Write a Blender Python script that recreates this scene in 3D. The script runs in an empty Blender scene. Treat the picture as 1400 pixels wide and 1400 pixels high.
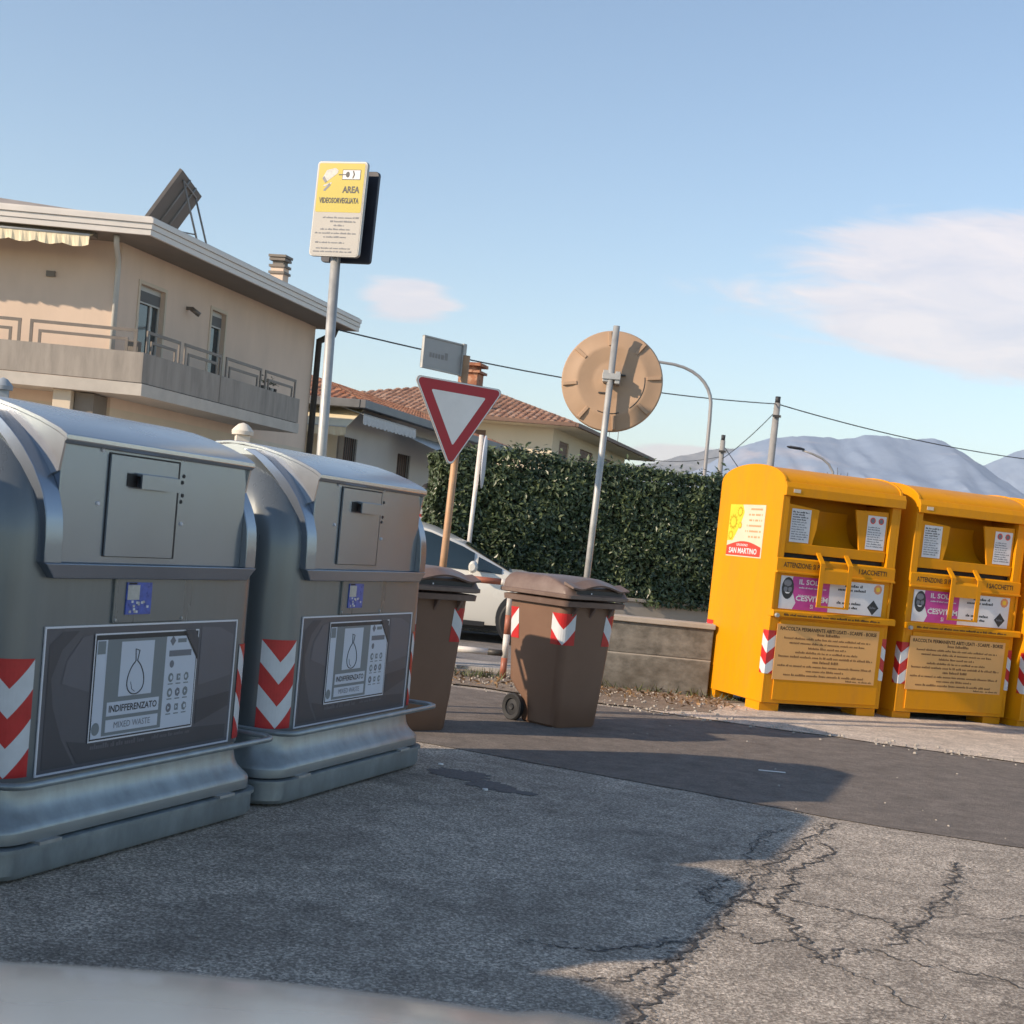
import bpy, bmesh, math, random
from mathutils import Vector, Matrix, noise
random.seed(7)
C = bpy.context.scene.collection
PI = math.pi
R = math.radians
sc = bpy.context.scene

# ------------------------------------------------------------------ camera
F_PX, PITCH, ROLL, PPY, EYE = 1976.0, -0.0689, 0.099, 870.0, 1.33
fw = Vector((0, math.cos(PITCH), math.sin(PITCH)))
up0 = Vector((0, -math.sin(PITCH), math.cos(PITCH)))
rt = math.cos(ROLL) * Vector((1, 0, 0)) + math.sin(ROLL) * up0
up = -math.sin(ROLL) * Vector((1, 0, 0)) + math.cos(ROLL) * up0
cam_d = bpy.data.cameras.new('camera')
cam = bpy.data.objects.new('camera', cam_d)
C.objects.link(cam)
cam.matrix_world = Matrix(((rt.x, up.x, -fw.x, 0), (rt.y, up.y, -fw.y, 0), (rt.z, up.z, -fw.z, EYE), (0, 0, 0, 1)))
cam_d.sensor_width = 36
cam_d.lens = F_PX / 1400 * 36
cam_d.shift_y = (PPY - 700) / 1400
cam_d.clip_start = 0.05
cam_d.clip_end = 60000
cam_d.dof.use_dof = True
cam_d.dof.focus_distance = 9.0
cam_d.dof.aperture_fstop = 11.0
sc.camera = cam

# ------------------------------------------------------------------ materials
def nt(name):
    m = bpy.data.materials.new(name)
    m.use_nodes = True
    n = m.node_tree
    n.nodes.clear()
    out = n.nodes.new('ShaderNodeOutputMaterial')
    b = n.nodes.new('ShaderNodeBsdfPrincipled')
    n.links.new(b.outputs[0], out.inputs[0])
    return m, n, b

def nd(n, typ, **kw):
    x = n.nodes.new(typ)
    for k, v in kw.items():
        if hasattr(x, k):
            setattr(x, k, v)
        else:
            x.inputs[k].default_value = v
    return x

def mixc(n, fac, a, b, blend='MIX'):
    x = n.nodes.new('ShaderNodeMix')
    x.data_type = 'RGBA'
    x.blend_type = blend
    for s, v in ((0, fac), (6, a), (7, b)):
        if hasattr(v, 'is_linked'):
            n.links.new(v, x.inputs[s])
        elif s == 0:
            x.inputs[0].default_value = v
        else:
            x.inputs[s].default_value = (*v[:3], 1)
    return x.outputs[2]

def ramp(n, src, stops):
    r = n.nodes.new('ShaderNodeValToRGB')
    el = r.color_ramp.elements
    while len(el) < len(stops):
        el.new(0.5)
    for e, (p, c) in zip(el, stops):
        e.position = p
        e.color = (c, c, c, 1) if not hasattr(c, '__len__') else (*c[:3], 1)
    n.links.new(src, r.inputs[0])
    return r.outputs[0]

def pm(name, col, rough=0.5, metal=0.0, var=0.12, scale=6.0, bump=0.0, bscale=80.0, spec=0.5,
       dirt=0.0, dirt_col=(0.06, 0.05, 0.04), dscale=2.0, stretch=(1, 1, 1), coat=0.0, chips=0.0, chip_col=(0.2, 0.09, 0.04)):
    m, n, b = nt(name)
    tc = nd(n, 'ShaderNodeTexCoord')
    mp = nd(n, 'ShaderNodeMapping')
    mp.inputs['Scale'].default_value = stretch
    n.links.new(tc.outputs['Object'], mp.inputs[0])
    nz = nd(n, 'ShaderNodeTexNoise', **{'Scale': scale, 'Detail': 5.0, 'Roughness': 0.6})
    n.links.new(mp.outputs[0], nz.inputs['Vector'])
    lo = [max(0, c * (1 - var)) for c in col]
    hi = [min(1, c * (1 + var)) for c in col]
    c = ramp(n, nz.outputs['Fac'], ((0.3, lo), (0.7, hi)))
    if dirt > 0:
        dz = nd(n, 'ShaderNodeTexNoise', **{'Scale': dscale, 'Detail': 7.0, 'Roughness': 0.7})
        n.links.new(mp.outputs[0], dz.inputs['Vector'])
        f = ramp(n, dz.outputs['Fac'], ((0.45, 0.0), (0.75, dirt)))
        c = mixc(n, f, c, dirt_col)
    if chips > 0:
        cz = nd(n, 'ShaderNodeTexNoise', **{'Scale': 22.0, 'Detail': 6.0, 'Roughness': 0.75})
        n.links.new(mp.outputs[0], cz.inputs['Vector'])
        c = mixc(n, ramp(n, cz.outputs['Fac'], ((0.70 - chips * 0.06, 0.0), (0.73 - chips * 0.06, 0.85))), c, chip_col)
    n.links.new(c, b.inputs['Base Color'])
    rr = ramp(n, nz.outputs['Fac'], ((0.3, max(0.02, rough * 0.85)), (0.7, min(1, rough * 1.15))))
    n.links.new(rr, b.inputs['Roughness'])
    b.inputs['Metallic'].default_value = metal
    b.inputs['Specular IOR Level'].default_value = spec
    b.inputs['Coat Weight'].default_value = coat
    b.inputs['Coat Roughness'].default_value = 0.15
    if bump > 0:
        bz = nd(n, 'ShaderNodeTexNoise', **{'Scale': bscale, 'Detail': 4.0})
        n.links.new(mp.outputs[0], bz.inputs['Vector'])
        bp = nd(n, 'ShaderNodeBump', **{'Strength': bump, 'Distance': 0.01})
        n.links.new(bz.outputs['Fac'], bp.inputs['Height'])
        n.links.new(bp.outputs[0], b.inputs['Normal'])
    return m

def asphalt(name, base, stone, sp=0.5, patch=0.3, fine=190.0, dark=(0.05, 0.05, 0.052), cl=0.42, ch=1.5, web=None):
    m, n, b = nt(name)
    tc = nd(n, 'ShaderNodeTexCoord')
    v = nd(n, 'ShaderNodeTexVoronoi', **{'Scale': fine})
    n.links.new(tc.outputs['Object'], v.inputs['Vector'])
    sepc = nd(n, 'ShaderNodeSeparateColor')
    n.links.new(v.outputs['Color'], sepc.inputs[0])
    st = ramp(n, sepc.outputs[0], ((0.35, 0.0), (0.95, sp)))
    c = mixc(n, st, base, stone)
    z1 = nd(n, 'ShaderNodeTexNoise', **{'Scale': 68.0, 'Detail': 6.0, 'Roughness': 0.75})
    n.links.new(tc.outputs['Object'], z1.inputs['Vector'])
    g = ramp(n, z1.outputs['Fac'], ((0.3, cl), (0.7, ch)))
    c = mixc(n, 1.0, c, g, 'MULTIPLY')
    z2 = nd(n, 'ShaderNodeTexNoise', **{'Scale': 0.9, 'Detail': 7.0, 'Roughness': 0.65, 'Distortion': 0.6})
    n.links.new(tc.outputs['Object'], z2.inputs['Vector'])
    f = ramp(n, z2.outputs['Fac'], ((0.42, 0.0), (0.72, patch)))
    c = mixc(n, f, c, dark)
    z4 = nd(n, 'ShaderNodeTexNoise', **{'Scale': 6.0, 'Detail': 5.0, 'Roughness': 0.7})
    n.links.new(tc.outputs['Object'], z4.inputs['Vector'])
    g4 = ramp(n, z4.outputs['Fac'], ((0.3, 0.72), (0.7, 1.22)))
    c = mixc(n, 1.0, c, g4, 'MULTIPLY')
    if web:      # fine web of cracks where the old surface is broken up
        dn = nd(n, 'ShaderNodeTexNoise', **{'Scale': 3.5, 'Detail': 6.0, 'Roughness': 0.65})
        n.links.new(tc.outputs['Object'], dn.inputs['Vector'])
        va = nd(n, 'ShaderNodeVectorMath', operation='SCALE'); n.links.new(dn.outputs['Color'], va.inputs[0]); va.inputs['Scale'].default_value = 0.42
        vb = nd(n, 'ShaderNodeVectorMath', operation='ADD'); n.links.new(tc.outputs['Object'], vb.inputs[0]); n.links.new(va.outputs[0], vb.inputs[1])
        ve = nd(n, 'ShaderNodeTexVoronoi', feature='DISTANCE_TO_EDGE', **{'Scale': 2.3}); n.links.new(vb.outputs[0], ve.inputs['Vector'])
        ln = ramp(n, ve.outputs['Distance'], ((0.0, 1.0), (0.03, 0.0)))
        sx = nd(n, 'ShaderNodeSeparateXYZ'); n.links.new(tc.outputs['Object'], sx.inputs[0])
        def mr(src, a, c_):
            r_ = nd(n, 'ShaderNodeMapRange', **{'From Min': a, 'From Max': c_}); n.links.new(src, r_.inputs[0]); return r_.outputs[0]
        mk = nd(n, 'ShaderNodeTexNoise', **{'Scale': 0.8, 'Detail': 3.0}); n.links.new(tc.outputs['Object'], mk.inputs['Vector'])
        def mul(a, c_):
            q = nd(n, 'ShaderNodeMath', operation='MULTIPLY'); n.links.new(a, q.inputs[0]); n.links.new(c_, q.inputs[1]); return q.outputs[0]
        f_ = mul(mul(mr(sx.outputs[0], 0.2, 0.9), mr(sx.outputs[1], 8.2, 6.0)), mr(mk.outputs['Fac'], 0.38, 0.55))
        brk = ramp(n, z1.outputs['Fac'], ((0.35, 0.25), (0.6, 1.0)))
        c = mixc(n, mul(mul(ln, f_), brk), c, (0.075, 0.066, 0.058))
    n.links.new(c, b.inputs['Base Color'])
    b.inputs['Roughness'].default_value = 0.88
    b.inputs['Specular IOR Level'].default_value = 0.3
    bp = nd(n, 'ShaderNodeBump', **{'Strength': 0.8, 'Distance': 0.012})
    n.links.new(z1.outputs['Fac'], bp.inputs['Height'])
    bp2 = nd(n, 'ShaderNodeBump', **{'Strength': 0.6, 'Distance': 0.004})
    n.links.new(v.outputs['Distance'], bp2.inputs['Height'])
    n.links.new(bp.outputs[0], bp2.inputs['Normal'])
    n.links.new(bp2.outputs[0], b.inputs['Normal'])
    return m

def leafmat(name, a, b_, rough=0.38):
    m, n, b = nt(name)
    g = nd(n, 'ShaderNodeNewGeometry')
    c = ramp(n, g.outputs['Random Per Island'], ((0.0, a), (0.6, [(x + y) / 2 for x, y in zip(a, b_)]), (1.0, b_)))
    tc = nd(n, 'ShaderNodeTexCoord')
    nz = nd(n, 'ShaderNodeTexNoise', **{'Scale': 1.3, 'Detail': 5.0, 'Roughness': 0.7}); n.links.new(tc.outputs['Object'], nz.inputs['Vector'])
    c = mixc(n, 1.0, c, ramp(n, nz.outputs['Fac'], ((0.3, (0.6, 0.62, 0.6)), (0.7, (1.5, 1.35, 1.3)))), 'MULTIPLY')
    n.links.new(c, b.inputs['Base Color'])
    b.inputs['Roughness'].default_value = rough
    b.inputs['Specular IOR Level'].default_value = 0.5
    return m

def glassmat(name, col=(0.02, 0.03, 0.035), rough=0.05, alpha=1.0):
    m, n, b = nt(name)
    b.inputs['Base Color'].default_value = (*col, 1)
    b.inputs['Roughness'].default_value = rough
    b.inputs['Specular IOR Level'].default_value = 0.9
    b.inputs['Alpha'].default_value = alpha
    return m

def tilemat(name, a, b_, c_):
    m, n, b = nt(name)
    tc = nd(n, 'ShaderNodeTexCoord')
    nz = nd(n, 'ShaderNodeTexNoise', **{'Scale': 1.4, 'Detail': 6.0, 'Roughness': 0.8})
    n.links.new(tc.outputs['Object'], nz.inputs['Vector'])
    v = nd(n, 'ShaderNodeTexVoronoi', **{'Scale': 4.5})
    n.links.new(tc.outputs['Object'], v.inputs['Vector'])
    sp = nd(n, 'ShaderNodeSeparateColor')
    n.links.new(v.outputs['Color'], sp.inputs[0])
    c1 = ramp(n, sp.outputs[0], ((0.0, a), (0.55, b_), (1.0, c_)))
    g = ramp(n, nz.outputs['Fac'], ((0.3, 0.6), (0.7, 1.2)))
    c = mixc(n, 1.0, c1, g, 'MULTIPLY')
    n.links.new(c, b.inputs['Base Color'])
    b.inputs['Roughness'].default_value = 0.85
    return m

M = {}
M['bin_body'] = pm('bin_body_paint', (0.175, 0.195, 0.205), 0.3, 0.4, 0.06, 2.5, 0.03, 12, 0.5, 0.28, (0.125, 0.13, 0.13), 2.4, (2.2, 2.2, 0.35))
M['bin_light'] = pm('bin_light_steel', (0.245, 0.285, 0.34), 0.25, 0.75, 0.05, 2, 0.025, 5, 0.5, 0.25, (0.22, 0.235, 0.26), 2.0, (1.2, 1.2, 0.6))
M['bin_lid'] = pm('bin_lid_steel', (0.5, 0.51, 0.52), 0.26, 0.75, 0.04, 2, 0.01, 8, 0.5, 0.1, (0.3, 0.28, 0.25), 1.8)
M['galv'] = pm('galvanised_steel', (0.31, 0.355, 0.375), 0.36, 0.45, 0.18, 9, 0.04, 25, 0.5, 0.45, (0.14, 0.13, 0.115), 3.0, (1, 1, 0.5))
M['galv_d'] = pm('darker_steel', (0.22, 0.245, 0.26), 0.4, 0.5, 0.1, 6, 0.03, 25, 0.5, 0.2, (0.1, 0.095, 0.09), 3.0)
M['pole'] = pm('pole_steel', (0.4, 0.4, 0.39), 0.5, 0.35, 0.14, 12, 0.02, 40, 0.5, 0.25, (0.24, 0.22, 0.2), 5.0)
M['red'] = pm('reflective_red', (0.5, 0.02, 0.022), 0.35, 0, 0.1, 20, dirt=0.2, dirt_col=(0.25, 0.04, 0.04))
M['white_r'] = pm('reflective_white', (0.62, 0.64, 0.66), 0.4, 0, 0.05, 20, dirt=0.2, dirt_col=(0.4, 0.38, 0.36))
M['panel_p'] = pm('panel_film', (0.096, 0.094, 0.108), 0.45, 0, 0.1, 3)
M['panel_d'] = pm('panel_film_dark', (0.06, 0.059, 0.07), 0.45, 0, 0.1, 3)
M['panel_l'] = pm('panel_film_light', (0.125, 0.122, 0.14), 0.45, 0, 0.1, 3)
M['poster'] = pm('poster_paper', (0.56, 0.6, 0.68), 0.5, 0, 0.03, 5)
M['poster_g'] = pm('poster_grey_ink', (0.19, 0.215, 0.23), 0.5, 0, 0.04, 5)
M['ink'] = pm('black_ink', (0.025, 0.026, 0.03), 0.5, 0, 0.1, 20)
M['ink_soft'] = pm('grey_ink', (0.16, 0.17, 0.2), 0.5, 0, 0.1, 20)
M['white'] = pm('white_line', (0.7, 0.7, 0.74), 0.5, 0, 0.03, 5)
M['black'] = pm('black_gap', (0.012, 0.012, 0.013), 0.6, 0, 0.1, 5)
M['blue'] = pm('screen_blue', (0.05, 0.1, 0.42), 0.3, 0, 0.3, 40)
M['screen'] = pm('screen_grey', (0.45, 0.45, 0.42), 0.3, 0, 0.15, 60)
M['brown'] = pm('bin_brown_plastic', (0.175, 0.1, 0.066), 0.5, 0, 0.06, 5, 0.03, 90, 0.4, 0.15, (0.26, 0.17, 0.12), 2.0)
M['brown_l'] = pm('bin_lid_plastic', (0.15, 0.1, 0.08), 0.42, 0, 0.08, 6, 0.03, 90, 0.45, 0.3, (0.34, 0.28, 0.25), 3.0)
M['rubber'] = pm('black_rubber', (0.018, 0.018, 0.019), 0.7, 0, 0.2, 20)
M['yellow'] = pm('yellow_paint', (0.69, 0.28, 0.002), 0.48, 0, 0.05, 1.6, 0.02, 14, 0.2, 0.45, (0.48, 0.2, 0.03), 3.0, (1.6, 1.6, 0.5), chips=0.45)
M['brownboard'] = pm('tan_board', (0.74, 0.39, 0.13), 0.55, 0, 0.05, 4)
M['paper'] = pm('white_paper', (0.68, 0.68, 0.7), 0.6, 0, 0.04, 8)
M['cream'] = pm('cream_paper', (0.66, 0.56, 0.42), 0.5, 0, 0.03, 8)
M['magenta'] = pm('magenta_print', (0.48, 0.045, 0.27), 0.45, 0, 0.1, 12)
M['inkbrown'] = pm('brown_ink', (0.045, 0.02, 0.006), 0.6, 0, 0.2, 30)
M['signyel'] = pm('sign_yellow', (0.42, 0.33, 0.004), 0.4, 0, 0.05, 6)
M['signwhite'] = pm('sign_white', (0.36, 0.345, 0.32), 0.45, 0, 0.04, 6)
M['orange'] = pm('orange_print', (0.7, 0.28, 0.12), 0.5, 0, 0.1, 12)
M['redprint'] = pm('red_print', (0.72, 0.05, 0.03), 0.5, 0, 0.08, 12)
M['sunyel'] = pm('sun_yellow_print', (0.85, 0.55, 0.03), 0.5, 0, 0.08, 12)
M['wallA'] = pm('ochre_plaster', (0.7, 0.55, 0.44), 0.9, 0, 0.06, 1.2, 0.06, 60, 0.2, 0.3, (0.5, 0.4, 0.32), 0.9, (1, 1, 0.4))
M['wallLow'] = pm('pale_plaster', (0.62, 0.53, 0.42), 0.9, 0, 0.06, 1.2, 0.05, 60, 0.2, 0.15, (0.4, 0.34, 0.28), 0.8)
M['concrete'] = pm('balcony_concrete', (0.34, 0.305, 0.27), 0.9, 0, 0.12, 3, 0.1, 40, 0.2, 0.65, (0.17, 0.155, 0.14), 2.0, (1.6, 1.6, 0.3))
M['slab'] = pm('slab_edge', (0.5, 0.46, 0.41), 0.9, 0, 0.08, 3, 0.05, 40, 0.2, 0.2, (0.28, 0.26, 0.24), 1.3)
M['fascia'] = pm('fascia_metal', (0.62, 0.58, 0.54), 0.45, 0.1, 0.05, 2)
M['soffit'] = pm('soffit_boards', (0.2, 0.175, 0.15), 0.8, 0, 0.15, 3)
M['roofdark'] = pm('roof_sheet', (0.3, 0.27, 0.25), 0.7, 0, 0.15, 2)
M['rail'] = pm('balcony_rail_paint', (0.17, 0.145, 0.125), 0.5, 0.2, 0.1, 5)
M['frame'] = pm('window_frame_paint', (0.5, 0.49, 0.46), 0.5, 0, 0.05, 5)
M['glass'] = glassmat('window_glass', (0.03, 0.045, 0.055), 0.04)
M['blind'] = pm('blind_slats', (0.1, 0.1, 0.1), 0.6, 0, 0.1, 8)
M['tile'] = tilemat('terracotta_tiles', (0.26, 0.1, 0.055), (0.4, 0.17, 0.09), (0.48, 0.27, 0.17))
M['tile2'] = tilemat('weathered_tiles', (0.24, 0.12, 0.08), (0.36, 0.19, 0.12), (0.46, 0.3, 0.22))
M['wallB'] = pm('cream_plaster', (0.66, 0.58, 0.45), 0.9, 0, 0.05, 1.2, 0.04, 50, 0.2, 0.1, (0.5, 0.44, 0.36), 0.6)
M['wallC'] = pm('grey_plaster', (0.5, 0.47, 0.44), 0.9, 0, 0.06, 1.2, 0.04, 50, 0.2, 0.12, (0.34, 0.31, 0.29), 0.6)
M['fasc_d'] = pm('grey_gutter', (0.13, 0.14, 0.155), 0.45, 0.3, 0.1, 4)
M['aw_c'] = pm('cream_canvas', (0.76, 0.66, 0.46), 0.8, 0, 0.05, 6)
M['aw_w'] = pm('grey_canvas', (0.55, 0.55, 0.55), 0.8, 0, 0.08, 9)
M['shut'] = pm('brown_shutter', (0.15, 0.085, 0.06), 0.6, 0, 0.15, 10)
M['iron'] = pm('dark_iron', (0.06, 0.055, 0.05), 0.55, 0.3, 0.15, 8)
M['mirror_b'] = pm('mirror_back_plastic', (0.42, 0.28, 0.18), 0.55, 0, 0.06, 6, 0.02, 50, 0.4, 0.15, (0.38, 0.27, 0.19), 3.0)
M['mirror_f'] = glassmat('mirror_face', (0.6, 0.6, 0.6), 0.02)
M['signback'] = pm('sign_back_alloy', (0.36, 0.36, 0.36), 0.5, 0.3, 0.08, 4)
M['darkback'] = pm('dark_sign_back', (0.028, 0.033, 0.05), 0.5, 0.2, 0.15, 4)
M['yieldred'] = pm('yield_red', (0.42, 0.018, 0.032), 0.4, 0, 0.08, 6)
M['yieldwhite'] = pm('yield_white', (0.82, 0.79, 0.76), 0.45, 0, 0.06, 4)
M['rust'] = pm('rusty_pole', (0.46, 0.27, 0.15), 0.6, 0.2, 0.2, 7, 0.05, 40, 0.4, 0.3, (0.4, 0.36, 0.31), 3)
M['carpaint'] = pm('white_car_paint', (0.7, 0.68, 0.62), 0.25, 0, 0.02, 1, coat=0.6)
M['carglass'] = glassmat('car_glass', (0.02, 0.035, 0.045), 0.03)
M['trim'] = pm('black_trim', (0.02, 0.02, 0.022), 0.5, 0, 0.1, 6)
M['rim'] = pm('alloy_rim', (0.4, 0.4, 0.42), 0.3, 0.8, 0.05, 6)
M['lens'] = glassmat('lamp_lens', (0.6, 0.6, 0.6), 0.05)
M['hood'] = pm('silver_car_paint', (0.46, 0.48, 0.475), 0.22, 0.35, 0.06, 2, coat=0.6)
M['wallg'] = pm('block_wall_concrete', (0.175, 0.165, 0.145), 0.92, 0, 0.4, 8, 0.3, 35, 0.2, 0.75, (0.085, 0.072, 0.055), 2.2, (1, 1, 1.4))
M['coping'] = pm('coping_concrete', (0.4, 0.36, 0.31), 0.9, 0, 0.12, 6, 0.15, 40, 0.2, 0.3, (0.2, 0.18, 0.15), 2.5)
M['hedgewall'] = pm('hedge_wall_plaster', (0.36, 0.32, 0.27), 0.9, 0, 0.1, 3, 0.1, 40, 0.2, 0.25, (0.22, 0.2, 0.17), 1.5)
M['leaf'] = leafmat('laurel_leaf', (0.025, 0.047, 0.021), (0.1, 0.138, 0.062))
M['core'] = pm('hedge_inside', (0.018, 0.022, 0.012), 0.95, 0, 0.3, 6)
M['wood_d'] = pm('hedge_branches', (0.06, 0.045, 0.03), 0.9, 0, 0.2, 10)
M['skin'] = pm('skin', (0.45, 0.28, 0.2), 0.6, 0, 0.05, 10)
M['hair'] = pm('dark_hair', (0.015, 0.012, 0.01), 0.6, 0, 0.2, 30)
M['redjacket'] = pm('red_jacket', (0.36, 0.015, 0.02), 0.8, 0, 0.1, 10)
M['jeans'] = pm('dark_trousers', (0.03, 0.035, 0.06), 0.85, 0, 0.1, 10)
M['barwhite'] = pm('barrier_white', (0.62, 0.58, 0.54), 0.5, 0, 0.1, 10, dirt=0.4, dirt_col=(0.32, 0.28, 0.25), dscale=8)
M['barred'] = pm('barrier_red', (0.33, 0.105, 0.06), 0.5, 0, 0.15, 10, dirt=0.3, dirt_col=(0.3, 0.2, 0.16), dscale=8)
M['solar'] = pm('solar_back', (0.16, 0.14, 0.125), 0.6, 0.2, 0.15, 3)
M['solarglass'] = glassmat('solar_glass', (0.015, 0.02, 0.045), 0.08)
M['postw'] = pm('white_post', (0.7, 0.64, 0.55), 0.85, 0, 0.06, 6, 0.05, 60)
M['postg'] = pm('grey_post', (0.3, 0.34, 0.38), 0.7, 0, 0.08, 6, 0.05, 60)
M['cable'] = pm('cable_black', (0.03, 0.03, 0.035), 0.6)
M['polegrey'] = pm('concrete_pole', (0.28, 0.27, 0.26), 0.8, 0, 0.12, 5)
M['lamp'] = pm('lamp_steel', (0.33, 0.32, 0.32), 0.5, 0.3, 0.08, 5)
M['litter'] = pm('white_litter', (0.75, 0.75, 0.75), 0.6)
M['dryleaf'] = leafmat('dry_leaf', (0.1, 0.06, 0.03), (0.3, 0.19, 0.09), 0.8)
M['grass'] = leafmat('weed_leaf', (0.03, 0.05, 0.015), (0.12, 0.13, 0.05), 0.6)
M['asph'] = asphalt('old_asphalt', (0.31, 0.262, 0.215), (0.86, 0.76, 0.64), 0.7, 0.65, 120.0, (0.145, 0.124, 0.104), 0.3, 1.75, web=True)
M['asph_new'] = asphalt('newer_asphalt', (0.2, 0.172, 0.15), (0.36, 0.31, 0.27), 0.35, 0.35, 260.0, (0.12, 0.106, 0.097), 0.6, 1.3)
M['apron'] = asphalt('gravelly_concrete', (0.62, 0.51, 0.41), (0.8, 0.7, 0.58), 0.6, 0.4, 150.0, (0.24, 0.2, 0.17))
M['dirt'] = asphalt('gritty_dirt', (0.26, 0.2, 0.15), (0.5, 0.42, 0.34), 0.6, 0.6, 120.0, (0.12, 0.1, 0.075))
M['pave'] = asphalt('pavement_concrete', (0.46, 0.42, 0.38), (0.6, 0.56, 0.5), 0.35, 0.3, 150.0, (0.2, 0.18, 0.16))
M['street'] = asphalt('street_asphalt', (0.24, 0.22, 0.21), (0.4, 0.38, 0.35), 0.4, 0.3, 150.0, (0.08, 0.075, 0.072))
M['field'] = pm('field', (0.1, 0.1, 0.06), 0.95, 0, 0.3, 0.05)
M['crack'] = pm('crack_asphalt', (0.06, 0.054, 0.05), 0.95, 0, 0.5, 30)  # dark asphalt colour of the crack ribbons
M['faded'] = pm('faded_brown_ink', (0.22, 0.105, 0.035), 0.6, 0, 0.2, 30)
M['stain'] = pm('damp_asphalt', (0.13, 0.12, 0.115), 0.8, 0, 0.5, 50, 0.5, 60)
M['crack_w'] = pm('worn_asphalt', (0.17, 0.155, 0.14), 0.95, 0, 0.5, 40, 0.5, 60)

# ------------------------------------------------------------------ mesh builder
class MB:
    def __init__(s):
        s.v = []; s.f = []; s.mi = []; s.ms = []; s.cur = 0; s.M = None; s.sm = []; s.smooth = False
    def mat(s, m):
        if m not in s.ms:
            s.ms.append(m)
        s.cur = s.ms.index(m)
        return s
    def av(s, p):
        p = Vector(p)
        if s.M is not None:
            p = s.M @ p
        s.v.append(p)
        return len(s.v) - 1
    def face(s, idx):
        s.f.append(tuple(idx)); s.mi.append(s.cur); s.sm.append(s.smooth)
    def poly(s, pts):
        s.face([s.av(p) for p in pts])
        return s
    def box(s, x0, x1, y0, y1, z0, z1):
        i = [s.av(p) for p in ((x0, y0, z0), (x1, y0, z0), (x1, y1, z0), (x0, y1, z0), (x0, y0, z1), (x1, y0, z1), (x1, y1, z1), (x0, y1, z1))]
        for q in ((0, 3, 2, 1), (4, 5, 6, 7), (0, 1, 5, 4), (1, 2, 6, 5), (2, 3, 7, 6), (3, 0, 4, 7)):
            s.face([i[k] for k in q])
        return s
    def loft(s, rings, cap=True, closed=True):
        ids = [[s.av(p) for p in r] for r in rings]
        n = len(ids[0])
        for a, b in zip(ids, ids[1:]):
            for k in range(n if closed else n - 1):
                s.face((a[k], a[(k + 1) % n], b[(k + 1) % n], b[k]))
        if cap:
            s.face(ids[0][::-1]); s.face(ids[-1])
        return s
    def prism_x(s, prof, x0, x1):       # profile (y,z) extruded in x
        return s.loft([[(x0, y, z) for y, z in prof], [(x1, y, z) for y, z in prof]])
    def prism_y(s, prof, y0, y1):       # profile (x,z) extruded in y
        return s.loft([[(x, y0, z) for x, z in prof], [(x, y1, z) for x, z in prof]])
    def prism_z(s, prof, z0, z1):
        return s.loft([[(x, y, z0) for x, y in prof], [(x, y, z1) for x, y in prof]])
    def tube(s, pts, r, n=10, cap=True, r2=None):
        pts = [Vector(p) for p in pts]
        rings = []
        prev = None
        for i, p in enumerate(pts):
            if i == 0: t = pts[1] - p
            elif i == len(pts) - 1: t = p - pts[i - 1]
            else: t = (pts[i + 1] - p).normalized() + (p - pts[i - 1]).normalized()
            t.normalize()
            if prev is None:
                a = t.cross(Vector((0, 0, 1)))
                if a.length < 1e-3: a = t.cross(Vector((1, 0, 0)))
            else:
                a = prev - t * prev.dot(t)
            a.normalize(); prev = a
            b = t.cross(a)
            rad = r if r2 is None else r + (r2 - r) * i / (len(pts) - 1)
            rings.append([p + rad * (math.cos(2 * PI * k / n) * a + math.sin(2 * PI * k / n) * b) for k in range(n)])
        sm = s.smooth; s.smooth = True
        s.loft(rings, cap); s.smooth = sm
        return s
    def lathe(s, prof, n=32, axis='z', c=(0, 0, 0), cap=False):   # prof (r,h)
        rings = []
        for r, h in prof:
            ring = []
            for k in range(n):
                a = 2 * PI * k / n
                x, y = r * math.cos(a), r * math.sin(a)
                if axis == 'z': q = (x, y, h)
                elif axis == 'y': q = (x, h, y)
                else: q = (h, x, y)
                ring.append((q[0] + c[0], q[1] + c[1], q[2] + c[2]))
            rings.append(ring)
        s.loft(rings, cap)
        return s
    def build(s, name, parent=None, m=None, smooth=None, bevel=0.0, recalc=True):
        me = bpy.data.meshes.new(name)
        me.from_pydata([tuple(p) for p in s.v], [], s.f)
        for k in (s.ms if s.ms else [m]):
            me.materials.append(M[k])
        for p, i, q in zip(me.polygons, s.mi, s.sm):
            p.material_index = i
            p.use_smooth = q if smooth is None else smooth
        if recalc:
            bm = bmesh.new(); bm.from_mesh(me)
            bmesh.ops.remove_doubles(bm, verts=bm.verts, dist=1e-5)
            bmesh.ops.recalc_face_normals(bm, faces=bm.faces)
            bm.to_mesh(me); bm.free()
        o = bpy.data.objects.new(name, me)
        C.objects.link(o)
        if smooth:
            try: me.set_sharp_from_angle(angle=R(38))
            except Exception: pass
        if bevel > 0:
            md = o.modifiers.new('bevel', 'BEVEL')
            md.width = bevel; md.segments = 2; md.limit_method = 'ANGLE'; md.angle_limit = R(40)
        if parent is not None:
            o.parent = parent
        return o

def tag(o, label=None, cat=None, group=None, kind=None):
    if label: o['label'] = label
    if cat: o['category'] = cat
    if group: o['group'] = group
    if kind: o['kind'] = kind
    return o

def thing(name, loc, rz, label, cat, group=None):
    o = bpy.data.objects.new(name, None)
    o.empty_display_size = 0.2
    C.objects.link(o)
    o.location = loc
    o.rotation_euler = (0, 0, rz)
    return tag(o, label, cat, group)

def copy_tree(o, parent=None):
    c = o.copy(); C.objects.link(c)
    c.parent = parent
    for ch in [x for x in bpy.data.objects if x.parent == o]:
        copy_tree(ch, c)
    return c

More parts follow.
